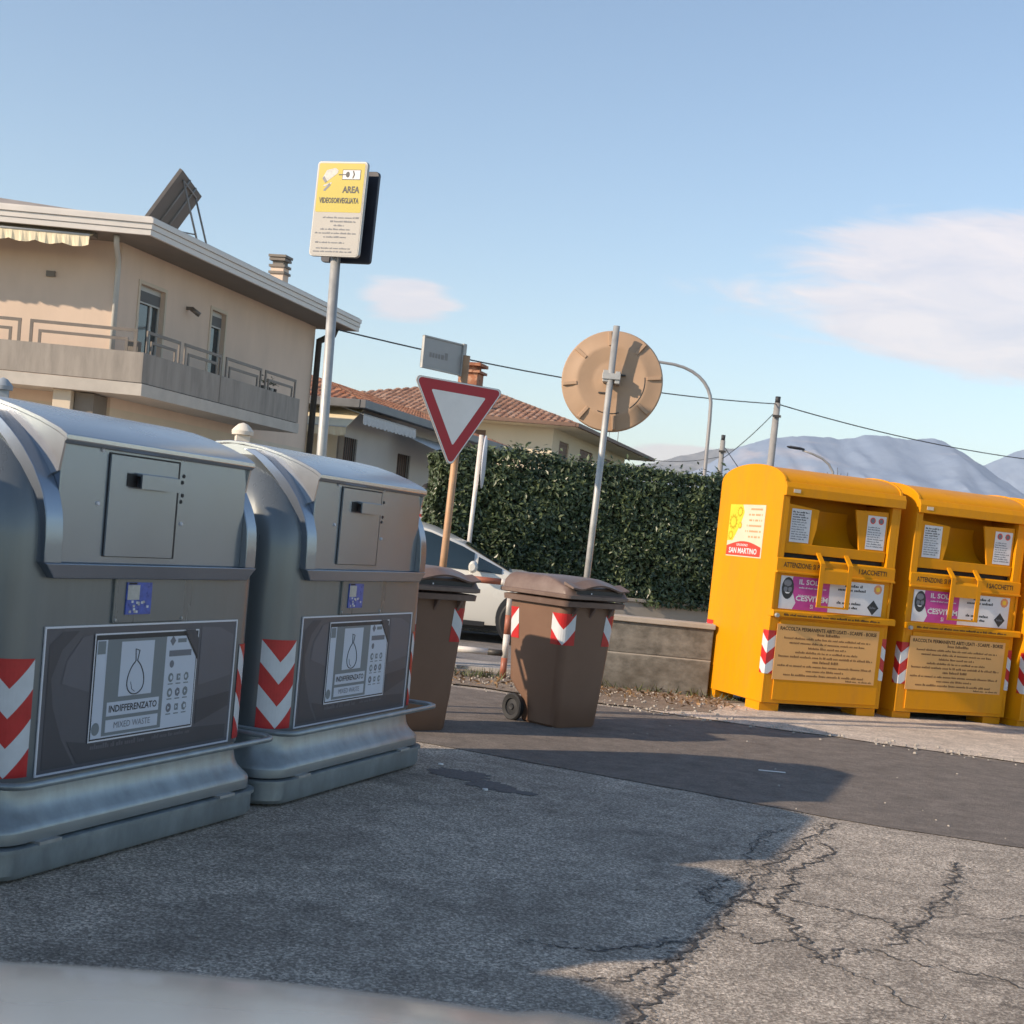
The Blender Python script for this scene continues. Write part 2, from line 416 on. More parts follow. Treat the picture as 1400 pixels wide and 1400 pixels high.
def rrect(hx, hy, r, n=6, cx=0, cy=0):
    r = min(r, hx * 0.98, hy * 0.98)
    pts = []
    for sx, sy, a0 in ((1, 1, 0), (-1, 1, 90), (-1, -1, 180), (1, -1, 270)):
        for k in range(n + 1):
            a = R(a0 + 90 * k / n)
            pts.append((cx + sx * (hx - r) + r * math.cos(a), cy + sy * (hy - r) + r * math.sin(a)))
    return pts

def text(name, s, size, parent, m, x, z, y, align='CENTER', bold=0.0, sx=1.0, rot=None, width=None):
    cu = bpy.data.curves.new(name, 'FONT')
    cu.body = s; cu.size = size; cu.align_x = align; cu.align_y = 'CENTER'; cu.offset = bold * size
    cu.resolution_u = 2
    o = bpy.data.objects.new(name, cu)
    C.objects.link(o)
    dg = bpy.context.evaluated_depsgraph_get()
    me = bpy.data.meshes.new_from_object(o.evaluated_get(dg))
    bpy.data.objects.remove(o); bpy.data.curves.remove(cu)
    if width:
        w = max(v.co.x for v in me.vertices) - min(v.co.x for v in me.vertices)
        sx = width / w
    T = Matrix.Translation((x, y, z)) @ (rot or Matrix.Rotation(R(90), 4, 'X')) @ Matrix.Diagonal((sx, 1, 1, 1))
    me.transform(T)
    me.materials.clear(); me.materials.append(M[m])
    me.name = name
    q = bpy.data.objects.new(name, me); C.objects.link(q)
    if parent: q.parent = parent
    return q

def words(mb, x0, x1, z, h, y, rnd, align='C', fill=1.0):
    """one printed line of small print: blocks the length of words and letters"""
    x = x0
    while x < x1 - h * 0.6:
        n = rnd.randint(2, 9)
        for k in range(n):
            w = h * rnd.uniform(0.32, 0.62)
            if x + w > x1: break
            hh = h * rnd.choice((0.62, 0.62, 0.66, 0.95))
            mb.poly([(x, y, z), (x + w, y, z), (x + w, y, z + hh), (x, y, z + hh)])
            x += w + h * 0.16
        x += h * 0.5

def clip(poly, lo, hi):
    def half(ps, f, inter):
        out = []
        for i in range(len(ps)):
            a, b = ps[i], ps[(i + 1) % len(ps)]
            fa, fb = f(a), f(b)
            if fa >= 0: out.append(a)
            if fa * fb < 0:
                t = fa / (fa - fb)
                out.append((a[0] + t * (b[0] - a[0]), a[1] + t * (b[1] - a[1])))
        return out
    p = half(poly, lambda q: q[1] - lo, None)
    if p: p = half(p, lambda q: hi - q[1], None)
    return p

def chevron(mb, mapf, h, k, band, off, nu=6, u0=-1, u1=1):
    """V stripes pointing down on a strip, mapped by mapf(u in -1..1, v in 0..h)"""
    us = [u0 + (u1 - u0) * i / (2 * nu) for i in range(2 * nu + 1)]
    for a, b in zip(us, us[1:]):
        i = -8
        while i < 12:
            va = off + i * band
            q = [(a, va + k * abs(a)), (b, va + k * abs(b)), (b, va + band + k * abs(b)), (a, va + band + k * abs(a))]
            p = clip(q, 0, h)
            if len(p) >= 3:
                mb.mat('white_r' if i % 2 == 0 else 'red')
                mb.poly([mapf(u, v) for u, v in p])
            i += 1

def yaw_rot(yaw):
    return PI / 2 - yaw

# ------------------------------------------------------------------ light and sky
SUN_AZ = Vector((-0.885, -0.465, 0)).normalized()
SUN_EL = R(25.5)
sdir = Vector((SUN_AZ.x * math.cos(SUN_EL), SUN_AZ.y * math.cos(SUN_EL), math.sin(SUN_EL)))
sl = bpy.data.lights.new('sun', 'SUN')
sl.energy = 4.1; sl.angle = R(0.8); sl.color = (1.0, 0.81, 0.61)
so = bpy.data.objects.new('sun', sl); C.objects.link(so)
so.rotation_euler = (-sdir).to_track_quat('-Z', 'Y').to_euler()

w = bpy.data.worlds.new('World'); sc.world = w; w.use_nodes = True
n = w.node_tree; n.nodes.clear()
out = n.nodes.new('ShaderNodeOutputWorld')
sky = n.nodes.new('ShaderNodeTexSky'); sky.sky_type = 'NISHITA'; sky.sun_disc = False
sky.sun_elevation = SUN_EL; sky.sun_rotation = math.atan2(sdir.x, sdir.y)
sky.air_density = 1.0; sky.dust_density = 0.05; sky.ozone_density = 0.7; sky.altitude = 100
bg = n.nodes.new('ShaderNodeBackground'); bg.inputs[1].default_value = 0.132
n.links.new(sky.outputs[0], bg.inputs[0])
tc = n.nodes.new('ShaderNodeTexCoord')
sep = n.nodes.new('ShaderNodeSeparateXYZ'); n.links.new(tc.outputs['Generated'], sep.inputs[0])
def mth(op, a, b=None, clamp=False):
    x = n.nodes.new('ShaderNodeMath'); x.operation = op; x.use_clamp = clamp
    for i, v in enumerate((a, b)):
        if v is None: continue
        if hasattr(v, 'is_linked'): n.links.new(v, x.inputs[i])
        else: x.inputs[i].default_value = v
    return x.outputs[0]
# sky directions north of the place as (east/north, up/north)
ny = mth('MAXIMUM', sep.outputs[1], 0.05)
cp = mth('DIVIDE', sep.outputs[0], ny); cq = mth('DIVIDE', sep.outputs[2], ny)
cmb = n.nodes.new('ShaderNodeCombineXYZ'); n.links.new(cp, cmb.inputs[0]); n.links.new(cq, cmb.inputs[1])
mpn = n.nodes.new('ShaderNodeMapping'); mpn.inputs['Scale'].default_value = (6, 30, 1); n.links.new(cmb.outputs[0], mpn.inputs[0])
cn = nd(n, 'ShaderNodeTexNoise', **{'Scale': 1.5, 'Detail': 10.0, 'Roughness': 0.62, 'Distortion': 0.9}); n.links.new(mpn.outputs[0], cn.inputs['Vector'])
def blob(cx, cy, rx, ry, tilt=0.0):
    dx = mth('SUBTRACT', cp, cx); dy = mth('SUBTRACT', mth('SUBTRACT', cq, cy), mth('MULTIPLY', dx, tilt))
    a = mth('DIVIDE', dx, rx); b = mth('DIVIDE', dy, ry)
    return mth('SUBTRACT', 1.0, mth('SQRT', mth('ADD', mth('MULTIPLY', a, a), mth('MULTIPLY', b, b))))
b1 = blob(0.375, 0.222, 0.235, 0.042, 0.05)
b2 = blob(0.37, 0.167, 0.275, 0.036, -0.04)
b3 = blob(0.41, 0.195, 0.165, 0.05)
b4 = mth('SUBTRACT', blob(-0.095, 0.154, 0.055, 0.024), 0.28)
b5 = mth('SUBTRACT', blob(0.10, 0.066, 0.06, 0.012), 0.25)
mx = mth('MAXIMUM', mth('MAXIMUM', b1, b2), mth('MAXIMUM', b3, mth('MAXIMUM', b4, b5)))
dens = mth('ADD', mx, mth('MULTIPLY', mth('SUBTRACT', cn.outputs['Fac'], 0.5), 0.8))
cr = n.nodes.new('ShaderNodeValToRGB'); cr.color_ramp.interpolation = 'EASE'
cr.color_ramp.elements[0].position = 0.0; cr.color_ramp.elements[0].color = (0, 0, 0, 1)
cr.color_ramp.elements[1].position = 0.3; cr.color_ramp.elements[1].color = (0.8, 0.8, 0.8, 1)
n.links.new(dens, cr.inputs[0])
bgc = n.nodes.new('ShaderNodeBackground')
mp2 = n.nodes.new('ShaderNodeMapping'); mp2.inputs['Scale'].default_value = (9, 34, 1); n.links.new(cmb.outputs[0], mp2.inputs[0])
cn2 = nd(n, 'ShaderNodeTexNoise', **{'Scale': 1.4, 'Detail': 9.0, 'Roughness': 0.6, 'Distortion': 0.7}); n.links.new(mp2.outputs[0], cn2.inputs['Vector'])
n.links.new(ramp(n, cn2.outputs['Fac'], ((0.32, (0.78, 0.75, 0.82)), (0.62, (0.98, 0.88, 0.87)))), bgc.inputs[0]); bgc.inputs[1].default_value = 0.8
CLOUD_BG = bgc
mixs = n.nodes.new('ShaderNodeMixShader')
n.links.new(cr.outputs[0], mixs.inputs[0]); n.links.new(bg.outputs[0], mixs.inputs[1]); n.links.new(bgc.outputs[0], mixs.inputs[2])
n.links.new(mixs.outputs[0], out.inputs[0])
sc.view_settings.view_transform = 'Standard'; sc.view_settings.look = 'None'
sc.view_settings.exposure = 0.5; sc.view_settings.gamma = 1.0

# ------------------------------------------------------------------ grey waste bins
def wall(mb, x0, x1, z0, z1, ops, y0=0.0, depth=0.2):
    xs = sorted({x0, x1, *[o[0] for o in ops], *[o[1] for o in ops]})
    zs = sorted({z0, z1, *[o[2] for o in ops], *[o[3] for o in ops]})
    for a, b in zip(xs, xs[1:]):
        for c, d in zip(zs, zs[1:]):
            mx_, mz_ = (a + b) / 2, (c + d) / 2
            if any(o[0] < mx_ < o[1] and o[2] < mz_ < o[3] for o in ops): continue
            mb.poly([(a, y0, c), (b, y0, c), (b, y0, d), (a, y0, d)])
    for a, b, c, d in ops:
        y1 = y0 + depth
        mb.poly([(a, y0, c), (a, y0, d), (a, y1, d), (a, y1, c)])
        mb.poly([(b, y0, c), (b, y1, c), (b, y1, d), (b, y0, d)])
        mb.poly([(a, y0, d), (b, y0, d), (b, y1, d), (a, y1, d)])
        mb.poly([(a, y0, c), (a, y1, c), (b, y1, c), (b, y0, c)])

BCY = 0.49
BODY = [(0.33, 0.06, 0.83), (0.36, 0.06, 0.83), (1.0, 0.06, 0.83), (1.17, 0.06, 0.828), (1.25, 0.066, 0.822), (1.33, 0.09, 0.808), (1.41, 0.135, 0.78),
        (1.48, 0.19, 0.742), (1.54, 0.255, 0.69), (1.59, 0.325, 0.62), (1.622, 0.4, 0.54), (1.635, 0.44, 0.5)]
def body_d(z):
    for (za, da, _), (zb, db, _) in zip(BODY, BODY[1:]):
        if za <= z <= zb: return da + (db - da) * (z - za) / (zb - za)
    return BODY[-1][1]

def make_bin():
    root = thing('waste_container', (0, 0, 0), 0, 'x', 'waste container')
    b = MB()
    tray = b.loft([[(x, y, z) for x, y in rrect(0.88 - i, 0.5 - i, 0.14, 8, 0, 0.5)] for z, i in ((0.012, 0.012), (0.03, 0.0), (0.104, 0.0), (0.106, -0.008), (0.12, -0.008), (0.122, 0.012))]).build('base_tray', root, 'galv', True)
    b = MB().mat('galv_d')  # upright strip of the skirt in a darker steel tone
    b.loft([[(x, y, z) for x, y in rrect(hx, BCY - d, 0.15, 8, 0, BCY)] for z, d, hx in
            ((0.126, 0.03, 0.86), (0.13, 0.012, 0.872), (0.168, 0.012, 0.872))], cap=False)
    b.mat('galv')
    b.loft([[(x, y, z) for x, y in rrect(hx, BCY - d, 0.15, 8, 0, BCY)] for z, d, hx in
            ((0.168, 0.012, 0.872), (0.178, 0.015, 0.87), (0.192, 0.026, 0.861), (0.208, 0.041, 0.85), (0.226, 0.054, 0.84), (0.248, 0.063, 0.832), (0.285, 0.069, 0.826), (0.335, 0.072, 0.822))], cap=False)
    sk = b.build('skirt', root, smooth=True)
    for x0, x1 in ((-0.86 + 0.2, -0.86 + 0.32), (0.5, 0.62)):
        b = MB(); b.box(x0, x1, -0.012, 0.03, 0.118, 0.13); b.build('tray_clip', root, 'pole')
    b = MB()
    pts = []
    for x, y in rrect(0.872, 0.545, 0.09, 6, 0, 0.49):
        pts.append((x, y, 0.348))
    b.tube(pts + [pts[0]], 0.013, 8, cap=False).build('bumper_rail', root, 'galv')
    b = MB()
    b.loft([[(x, y, z) for x, y in rrect(hx, BCY - d, 0.16 if z < 1.4 else 0.16 * (BCY - d) / 0.36, 8, 0, BCY)] for z, d, hx in BODY])
    body = b.build('body', root, 'bin_body', True)
    # opening surround: hopper, flange, lid
    W = 0.61
    prof = [(0.056, 1.085), (0.056, 1.53), (0.1, 1.53)] + [(0.44, 1.60), (0.5, 1.3), (0.3, 1.1)]
    b = MB()
    b.prism_x(prof, -W, W)
    hop = b.build('hopper_panel', root, 'bin_light', False, 0.004)
    b = MB()
    for s in (-1, 1):
        rings = []
        for i in range(19):
            z = 1.085 + (1.612 - 1.085) * i / 18
            d = body_d(z) if z < 1.4 else body_d(1.4) + (0.10 - body_d(1.4)) * 0 + (body_d(z) - body_d(1.4))
            d0 = d - 0.034
            rings.append([(s * W, d0, z), (s * (W + 0.085), d0 + 0.004, z), (s * (W + 0.09), d + 0.03, z), (s * W, d + 0.05, z)])
        b.loft(rings)
    zb = 1.085
    b.loft([[(-W - 0.085, 0.022, zb), (-W - 0.085, 0.07, zb), (-W - 0.03, 0.07, zb - 0.052), (-W - 0.03, 0.03, zb - 0.052)],
            [(W + 0.085, 0.022, zb), (W + 0.085, 0.07, zb), (W + 0.03, 0.07, zb - 0.052), (W + 0.03, 0.03, zb - 0.052)]])
    b.build('opening_frame', root, 'bin_light', True, 0.003)
    lid = [(0.03, 1.508), (0.03, 1.527), (0.06, 1.545), (0.14, 1.577), (0.24, 1.608), (0.34, 1.632), (0.44, 1.646), (0.52, 1.648), (0.6, 1.64)]
    low = [(y + 0.012, z - 0.014) for y, z in lid]
    b = MB()
    b.prism_x(lid + low[::-1], -W - 0.015, W + 0.015)
    b.build('lid', root, 'bin_lid', True, 0.003)
    # cheeks beside the hopper under the lid
    for s in (-1, 1):
        b = MB()
        x0, x1 = (s * W, s * (W + 0.012))
        b.prism_x([(0.06, 1.4), (0.04, 1.515), (0.14, 1.562), (0.34, 1.618), (0.5, 1.634), (0.58, 1.625), (0.58, 1.3), (0.3, 1.3)], min(x0, x1), max(x0, x1))
        b.build('lid_cheek', root, 'bin_lid', False)
    # flap door with handle
    b = MB()
    dx0, dx1, dz0, dz1 = -0.345, 0.083, 1.115, 1.48
    b.mat('black').box(dx0 - 0.0025, dx1 + 0.024, 0.0535, 0.06, dz0 - 0.003, dz1 + 0.007)
    b.mat('bin_light').box(dx0, dx1, 0.046, 0.058, dz0, dz1)
    door = b.build('flap_door', root)
    b = MB()
    b.mat('black').box(dx0 + 0.1, dx0 + 0.16, 0.0435, 0.0458, dz1 - 0.108, dz1 - 0.06)
    b.mat('bin_light').prism_x([(0.044, dz1 - 0.055), (0.014, dz1 - 0.06), (0.014, dz1 - 0.112), (0.02, dz1 - 0.112), (0.022, dz1 - 0.07), (0.044, dz1 - 0.064)], dx0 + 0.15, dx0 + 0.4)
    b.build('handle', door)
    for x, z in ((dx1 + 0.055, 1.435), (dx1 + 0.048, 1.41), (dx1 + 0.055, 1.36), (dx1 + 0.048, 1.335)):
        b = MB(); b.lathe([(0.0, 0.053), (0.008, 0.0535), (0.008, 0.058)], 10, 'y', (x, 0, z)); b.build('bolt_hole', hop, 'black')
    for x, z in ((dx0 - 0.045, 1.49), (dx0 - 0.05, 1.3), (dx1 + 0.05, 1.5), (dx1 + 0.06, 1.25)):
        b = MB(); b.lathe([(0.0, 0.049), (0.006, 0.05), (0.008, 0.056)], 10, 'y', (x, 0, z)); b.build('rivet', hop, 'white')
    # card reader plate
    b = MB()
    b.box(-0.257, 0.205, 0.05, 0.064, 0.868, 1.047)
    pl = b.build('reader_plate', root, 'bin_body', False, 0.003)
    for x in (-0.245, 0.193):
        for z in (0.88, 1.035):
            b = MB(); b.lathe([(0.0, 0.045), (0.006, 0.046), (0.007, 0.051)], 8, 'y', (x, 0, z)); b.build('screw', pl, 'pole')
    b = MB()
    b.mat('blue').box(-0.19, -0.03, 0.0455, 0.052, 0.9, 1.02)
    b.mat('screen').poly([(-0.186, 0.0445, 0.955), (-0.11, 0.0445, 0.955), (-0.11, 0.0445, 1.01), (-0.186, 0.0445, 1.01)])
    rnd = random.Random(3)
    for k in range(12):
        x, z = rnd.uniform(-0.18, -0.05), rnd.uniform(0.905, 0.945)
        b.mat(rnd.choice(('paper', 'screen', 'paper')))
        b.poly([(x, 0.0444, z), (x + 0.014, 0.0444, z), (x + 0.014, 0.0444, z + 0.009), (x, 0.0444, z + 0.009)])
    b.mat('black').poly([(-0.18, 0.0446, 1.012), (-0.13, 0.0446, 1.012), (-0.13, 0.0446, 1.019), (-0.18, 0.0446, 1.019)])
    b.build('reader_screen', pl)
    # big film panel and information board
    y = 0.056
    b = MB()
    b.mat('panel_p').poly([(-0.625, y, 0.345), (0.625, y, 0.345), (0.625, y, 0.857), (-0.625, y, 0.857)])
    yy = y - 0.0012
    arc = [(-0.625, yy, 0.6)] + [(-0.625 + 0.5 * math.sin(t), yy, 0.6 + 0.257 * math.cos(t) * 0 + 0.257 * (1 - math.cos(t))) for t in [i * PI / 24 for i in range(1, 13)]]
    def band(m, p):
        b.mat(m).poly([(x, yy, z) for x, z in p])
    band('panel_d', [(-0.6, 0.36), (-0.42, 0.36), (-0.5, 0.46), (-0.56, 0.58), (-0.58, 0.68), (-0.53, 0.78), (-0.44, 0.845), (-0.53, 0.845), (-0.6, 0.8)])
    band('panel_d', [(-0.4, 0.36), (0.6, 0.36), (0.6, 0.42), (0.3, 0.43), (-0.3, 0.425), (-0.47, 0.45)])
    band('panel_l', [(0.36, 0.6), (0.61, 0.63), (0.61, 0.8), (0.5, 0.835), (0.36, 0.84)])
    band('panel_l', [(-0.36, 0.62), (-0.36, 0.83), (-0.42, 0.82), (-0.5, 0.74), (-0.52, 0.66)])
    band('panel_d', [(0.36, 0.44), (0.61, 0.5), (0.61, 0.56), (0.36, 0.54)])
    pan = b.build('film_panel', root, recalc=False)
    b = MB()
    t = 0.007
    for x0, x1, z0, z1 in ((-0.632, 0.632, 0.34, 0.34 + t), (-0.632, 0.632, 0.857, 0.857 + t), (-0.632, -0.632 + t, 0.34 + t, 0.857), (0.632 - t, 0.632, 0.34 + t, 0.857)):
        b.box(x0, x1, y - 0.003, y + 0.002, z0, z1)
    b.build('white_border', pan, 'white')
    px0, px1, pz0, pz1 = -0.35, 0.335, 0.432, 0.832
    pw, ph = px1 - px0, pz1 - pz0
    def PX(u): return px0 + u * pw
    def PZ(v): return pz1 - v * ph
    yb = y - 0.004
    b = MB()
    b.mat('white').poly([(px0, yb, pz0), (px1, yb, pz0), (px1, yb, pz1), (px0, yb, pz1)])
    i = 0.006
    b.mat('ink').poly([(px0 + i, yb - 0.0006, pz0 + i), (px1 - i, yb - 0.0006, pz0 + i), (px1 - i, yb - 0.0006, pz1 - i), (px0 + i, yb - 0.0006, pz1 - i)])
    i = 0.012
    b.mat('poster').poly([(px0 + i, yb - 0.0012, pz0 + i), (px1 - i, yb - 0.0012, pz0 + i), (px1 - i, yb - 0.0012, pz1 - i * 2), (px0 + i, yb - 0.0012, pz1 - i * 2)])
    def rect(m, u0, u1, v0, v1, l):
        q = yb - 0.0012 - 0.0006 * l
        b.mat(m).poly([(PX(u0), q, PZ(v1)), (PX(u1), q, PZ(v1)), (PX(u1), q, PZ(v0)), (PX(u0), q, PZ(v0))])
    rect('poster_g', 0.11, 0.665, 0.06, 0.955, 1)
    rect('poster', 0.235, 0.545, 0.085, 0.6, 2)
    rect('poster', 0.14, 0.63, 0.645, 0.775, 2)
    rect('poster', 0.14, 0.63, 0.81, 0.925, 2)
    rect('poster_g', 0.025, 0.095, 0.07, 0.19, 1)
    rect('ink_soft', 0.7, 0.93, 0.2, 0.26, 1)
    def disc(m, u, v, ru, l, k=16, st=0):
        q = yb - 0.0012 - 0.0006 * l
        b.mat(m).poly([(PX(u) + ru * pw * math.cos(2 * PI * j / k + st), q, PZ(v) + ru * pw * math.sin(2 * PI * j / k + st)) for j in range(k)])
    disc('poster_g', 0.055, 0.88, 0.035, 1)
    disc('ink_soft', 0.73, 0.105, 0.03, 1, 4)
    rect('poster_g', 0.78, 0.87, 0.085, 0.125, 1)
    disc('ink_soft', 0.735, 0.335, 0.022, 1)
    rnd = random.Random(5)
    for r_, v in enumerate((0.47, 0.62, 0.77)):
        for u in (0.735, 0.815, 0.895):
            disc('ink_soft' if rnd.random() < 0.6 else 'poster_g', u, v, 0.027, 1, rnd.choice((4, 6, 12, 12)), PI / 4)
            disc('poster', u + rnd.uniform(-.006, .006), v, 0.013, 2, rnd.choice((3, 5, 8)))
            rect('poster_g', u - 0.025, u + 0.025, v + 0.058, v + 0.07, 1)
    q = yb - 0.0024
    b.mat('panel_d').poly([(PX(0.85), q, pz1), (PX(0.955), q, pz1), (PX(1.0), q, PZ(0.1)), (PX(1.0), q, PZ(0.28))])
    b.mat('ink').poly([(PX(0.835), q, pz1 - 0.004), (PX(0.85), q, pz1 - 0.004), (PX(0.999), q, PZ(0.27)), (PX(0.999), q, PZ(0.315))])
    post = b.build('information_board', pan, recalc=False)
    # bin-bag pictogram
    b = MB()
    q = yb - 0.003
    cx, cz, s = PX(0.385), PZ(0.4), ph
    bag = [(cx - 0.006, cz + 0.13 * s)]
    for k in range(25):
        a = PI / 2 + 0.35 + (2 * PI - 0.7) * k / 24
        rr_ = 1.0
        bag.append((cx + 0.125 * s * math.cos(a) * (1.05 - 0.3 * math.sin(a)), cz - 0.035 * s + 0.155 * s * math.sin(a)))
    bag.append((cx + 0.004, cz + 0.13 * s))
    bag += [(cx + 0.035 * s, cz + 0.225 * s), (cx - 0.03 * s, cz + 0.24 * s), (cx - 0.006, cz + 0.13 * s)]
    b.tube([(x, q, z) for x, z in bag], 0.0022, 6)
    b.tube([(cx - 0.075 * s, q, cz - 0.07 * s), (cx - 0.05 * s, q, cz - 0.14 * s), (cx, q, cz - 0.165 * s)], 0.0012, 5)
    b.build('bag_pictogram', post, 'ink')
    text('board_lettering', 'INDIFFERENZATO', 0.036, post, 'ink', PX(0.385), PZ(0.712), yb - 0.003, bold=0.02, width=pw * 0.45)
    text('board_lettering', 'MIXED WASTE', 0.034, post, 'ink_soft', PX(0.385), PZ(0.868), yb - 0.003, width=pw * 0.34)
    rnd = random.Random(9)
    for xa, xb, z_, h_ in ((-0.33, 0.02, 0.405, 0.02), (0.06, 0.33, 0.408, 0.016)):
        b = MB(); words(b, xa, xb, z_, h_, y - 0.002, rnd); b.build('faint_lettering', pan, 'panel_l', recalc=False)
    # striped corners
    for s in (-1, 1):
        b = MB()
        def mp_(u, v, s=s):
            ph_ = (1 - u) / 2 * R(66)
            r_ = 0.163
            cx_, cy_ = 0.83 - 0.16, 0.06 + 0.16
            return (s * (cx_ + r_ * math.sin(ph_)), cy_ - r_ * math.cos(ph_), 0.348 + v)
        chevron(b, mp_, 0.408, 0.1, 0.102, 0.0, 6)
        b.build('striped_corner', root, recalc=False)
    return root

BE = Vector((math.sin(0.34), math.cos(0.34), 0))
B0 = Vector((-0.44, 8.01, 0)) + BE * (-0.81)
bins = []
blab = ['grey steel waste container farthest along its row, beside the brown wheelie bins',
        'grey steel waste container nearest to the silver car bonnet, with a striped corner',
        'grey steel waste container out of view, next nearer to the camera car',
        'grey steel waste container out of view at the near end of its row']
binp = make_bin()
for i in range(4):
    o = binp if i == 0 else copy_tree(binp)
    o.location = B0 - BE * (1.85 * i)
    o.rotation_euler = (0, 0, yaw_rot(0.34 + (0.004 if i else -0.004)))
    tag(o, blab[i], 'waste container', 'grey waste containers in a row')

# ------------------------------------------------------------------ yellow clothes banks
def make_bank():
    root = thing('clothes_bank', (0, 0, 0), 0, 'x', 'clothes bank')
    HW, D, Z0, ZS = 0.625, 1.12, 0.085, 2.04
    prof = [(0, Z0), (0, ZS)] + [(D / 2 - D / 2 * math.cos(PI * k / 16) , ZS + 0.165 * math.sin(PI * k / 16)) for k in range(1, 16)] + [(D, ZS), (D, Z0)]
    for s in (-1, 1):
        b = MB()
        b.prism_x(prof, min(s * HW, s * (HW - 0.025)), max(s * HW, s * (HW - 0.025)))
        b.build('side_panel', root, 'yellow', False, 0.004)
    b = MB(); b.smooth = True
    pr = [(D / 2 - (D / 2 - 0.012) * math.cos(PI * k / 20), ZS + 0.155 * math.sin(PI * k / 20)) for k in range(21)]
    b.loft([[(-HW + 0.024, y, z) for y, z in pr], [(HW - 0.024, y, z) for y, z in pr]], cap=False, closed=False)
    b.build('roof', root, 'yellow')
    b = MB()
    b.box(-HW + 0.025, HW - 0.025, D - 0.04, D - 0.01, Z0, ZS)
    b.build('back_panel', root, 'yellow')
    b = MB()
    b.prism_x([(-0.035, 1.925), (-0.035, 2.0), (-0.012, 2.045), (0.05, 2.045), (0.05, 1.925)], -HW + 0.002, HW + 0.02)
    lip = b.build('roof_lip', root, 'yellow', False, 0.004)
    b = MB(); b.box(-0.55, -0.48, -0.0385, -0.035, 1.955, 1.985)
    b.build('small_plate', lip, 'cream')
    # front: jambs, hatch, floor of recess
    HX0, HX1 = -0.555, 0.53
    b = MB()
    b.box(-HW + 0.025, HX0, 0.0, 0.06, 1.3, 1.925)
    b.box(HX1, HW - 0.025, 0.0, 0.06, 1.3, 1.925)
    b.prism_x([(0.32, 1.39), (0.34, 1.39), (0.42, 1.95), (0.4, 1.95)], HX0, HX1)
    b.box(HX0 - 0.02, HX0, 0.06, 0.4, 1.38, 1.93)
    b.box(HX1, HX1 + 0.02, 0.06, 0.4, 1.38, 1.93)
    b.build('opening_surround', root, 'yellow', False, 0.003)
    b = MB()
    # tilting hatch: cheeks with curved inner edges, bottom bar, trough
    yh = 0.03
    def cheek(sgn):
        if sgn < 0: pts = [(HX0 + 0.012, 1.5), (HX0 + 0.29, 1.5), (HX0 + 0.325, 1.66), (HX0 + 0.335, 1.83), (HX0 + 0.012, 1.86)]
        else: pts = [(HX1 - 0.012, 1.5), (HX1 - 0.012, 1.88), (HX1 - 0.37, 1.87), (HX1 - 0.33, 1.68), (HX1 - 0.29, 1.5)]
        b.prism_y(pts, yh, yh + 0.02)
    cheek(-1); cheek(1)
    b.prism_x([(yh - 0.006, 1.425), (yh - 0.012, 1.515), (yh + 0.02, 1.515), (yh + 0.02, 1.425)], HX0 + 0.012, HX1 - 0.012)
    b.build('hatch', root, 'yellow', False, 0.004)
    b = MB(); b.smooth = True
    tr = [(yh + 0.02 + 0.27 * math.sin(k * PI / 16), 1.78 - 0.27 * math.cos(k * PI / 16)) for k in range(0, 10)]
    b.loft([[(HX0 + 0.26, y, z) for y, z in tr], [(HX1 - 0.26, y, z) for y, z in tr]], cap=False, closed=False)
    b.build('hatch_trough', root, 'yellow')
    b = MB(); b.box(HX0 - 0.005, HX1 + 0.005, 0.075, 0.085, 1.36, 1.43)
    b.build('dark_slot', root, 'black')
    # printed notices on the cheeks
    for x0, x1, z0, z1, rd in ((HX0 + 0.05, HX0 + 0.25, 1.525, 1.82, 1), (HX1 - 0.235, HX1 - 0.035, 1.53, 1.835, 2)):
        b = MB(); rnd = random.Random(rd)
        b.mat('paper').poly([(x0, yh - 0.002, z0), (x1, yh - 0.002, z0), (x1, yh - 0.002, z1), (x0, yh - 0.002, z1)])
        zz = z1 - 0.035
        if rd == 2:
            for cx in (x0 + 0.055, x1 - 0.055):
                b.mat('redprint').poly([(cx + 0.03 * math.cos(a * PI / 8), yh - 0.0028, z1 - 0.045 + 0.03 * math.sin(a * PI / 8)) for a in range(16)])
                b.mat('ink_soft').poly([(cx + 0.021 * math.cos(a * PI / 8), yh - 0.0034, z1 - 0.045 + 0.021 * math.sin(a * PI / 8)) for a in range(16)])
            zz = z1 - 0.11
        k = 0
        while zz > z0 + 0.015:
            b.mat('ink_soft' if (k > 3 or rd == 2) else 'ink')
            words(b, x0 + 0.012, x1 - rnd.uniform(0.012, 0.06), zz, 0.012 if (k > 3 or rd == 2) else 0.015, yh - 0.003, rnd)
            zz -= 0.0215; k += 1
        b.build('notice', root, recalc=False)
    # warning strip, banner, shelf, lower door
    b = MB()
    b.prism_x([(-0.012, 1.262), (-0.012, 1.372), (0.012, 1.385), (0.05, 1.385), (0.05, 1.245), (-0.03, 1.245), (-0.03, 1.262)], -HW + 0.002, HW + 0.002)
    st = b.build('warning_strip', root, 'yellow', False, 0.002)
    text('strip_lettering', 'ATTENZIONE: SI PR', 0.062, st, 'inkbrown', -0.355, 1.318, -0.0135, bold=0.018, width=0.40)
    text('strip_lettering', 'I SACCHETTI', 0.062, st, 'inkbrown', 0.385, 1.318, -0.0135, bold=0.018, width=0.30)
    b = MB(); b.box(-HW + 0.025, HW - 0.025, 0.012, 0.05, 0.9, 1.245)
    b.build('banner_back', root, 'yellow')
    bx0, bx1, bz0, bz1 = -0.553, 0.538, 0.93, 1.222
    yb = 0.008
    b = MB()
    b.mat('paper').poly([(bx0, yb, bz0), (bx1, yb, bz0), (bx1, yb, bz1), (bx0, yb, bz1)])
    xm = -0.04
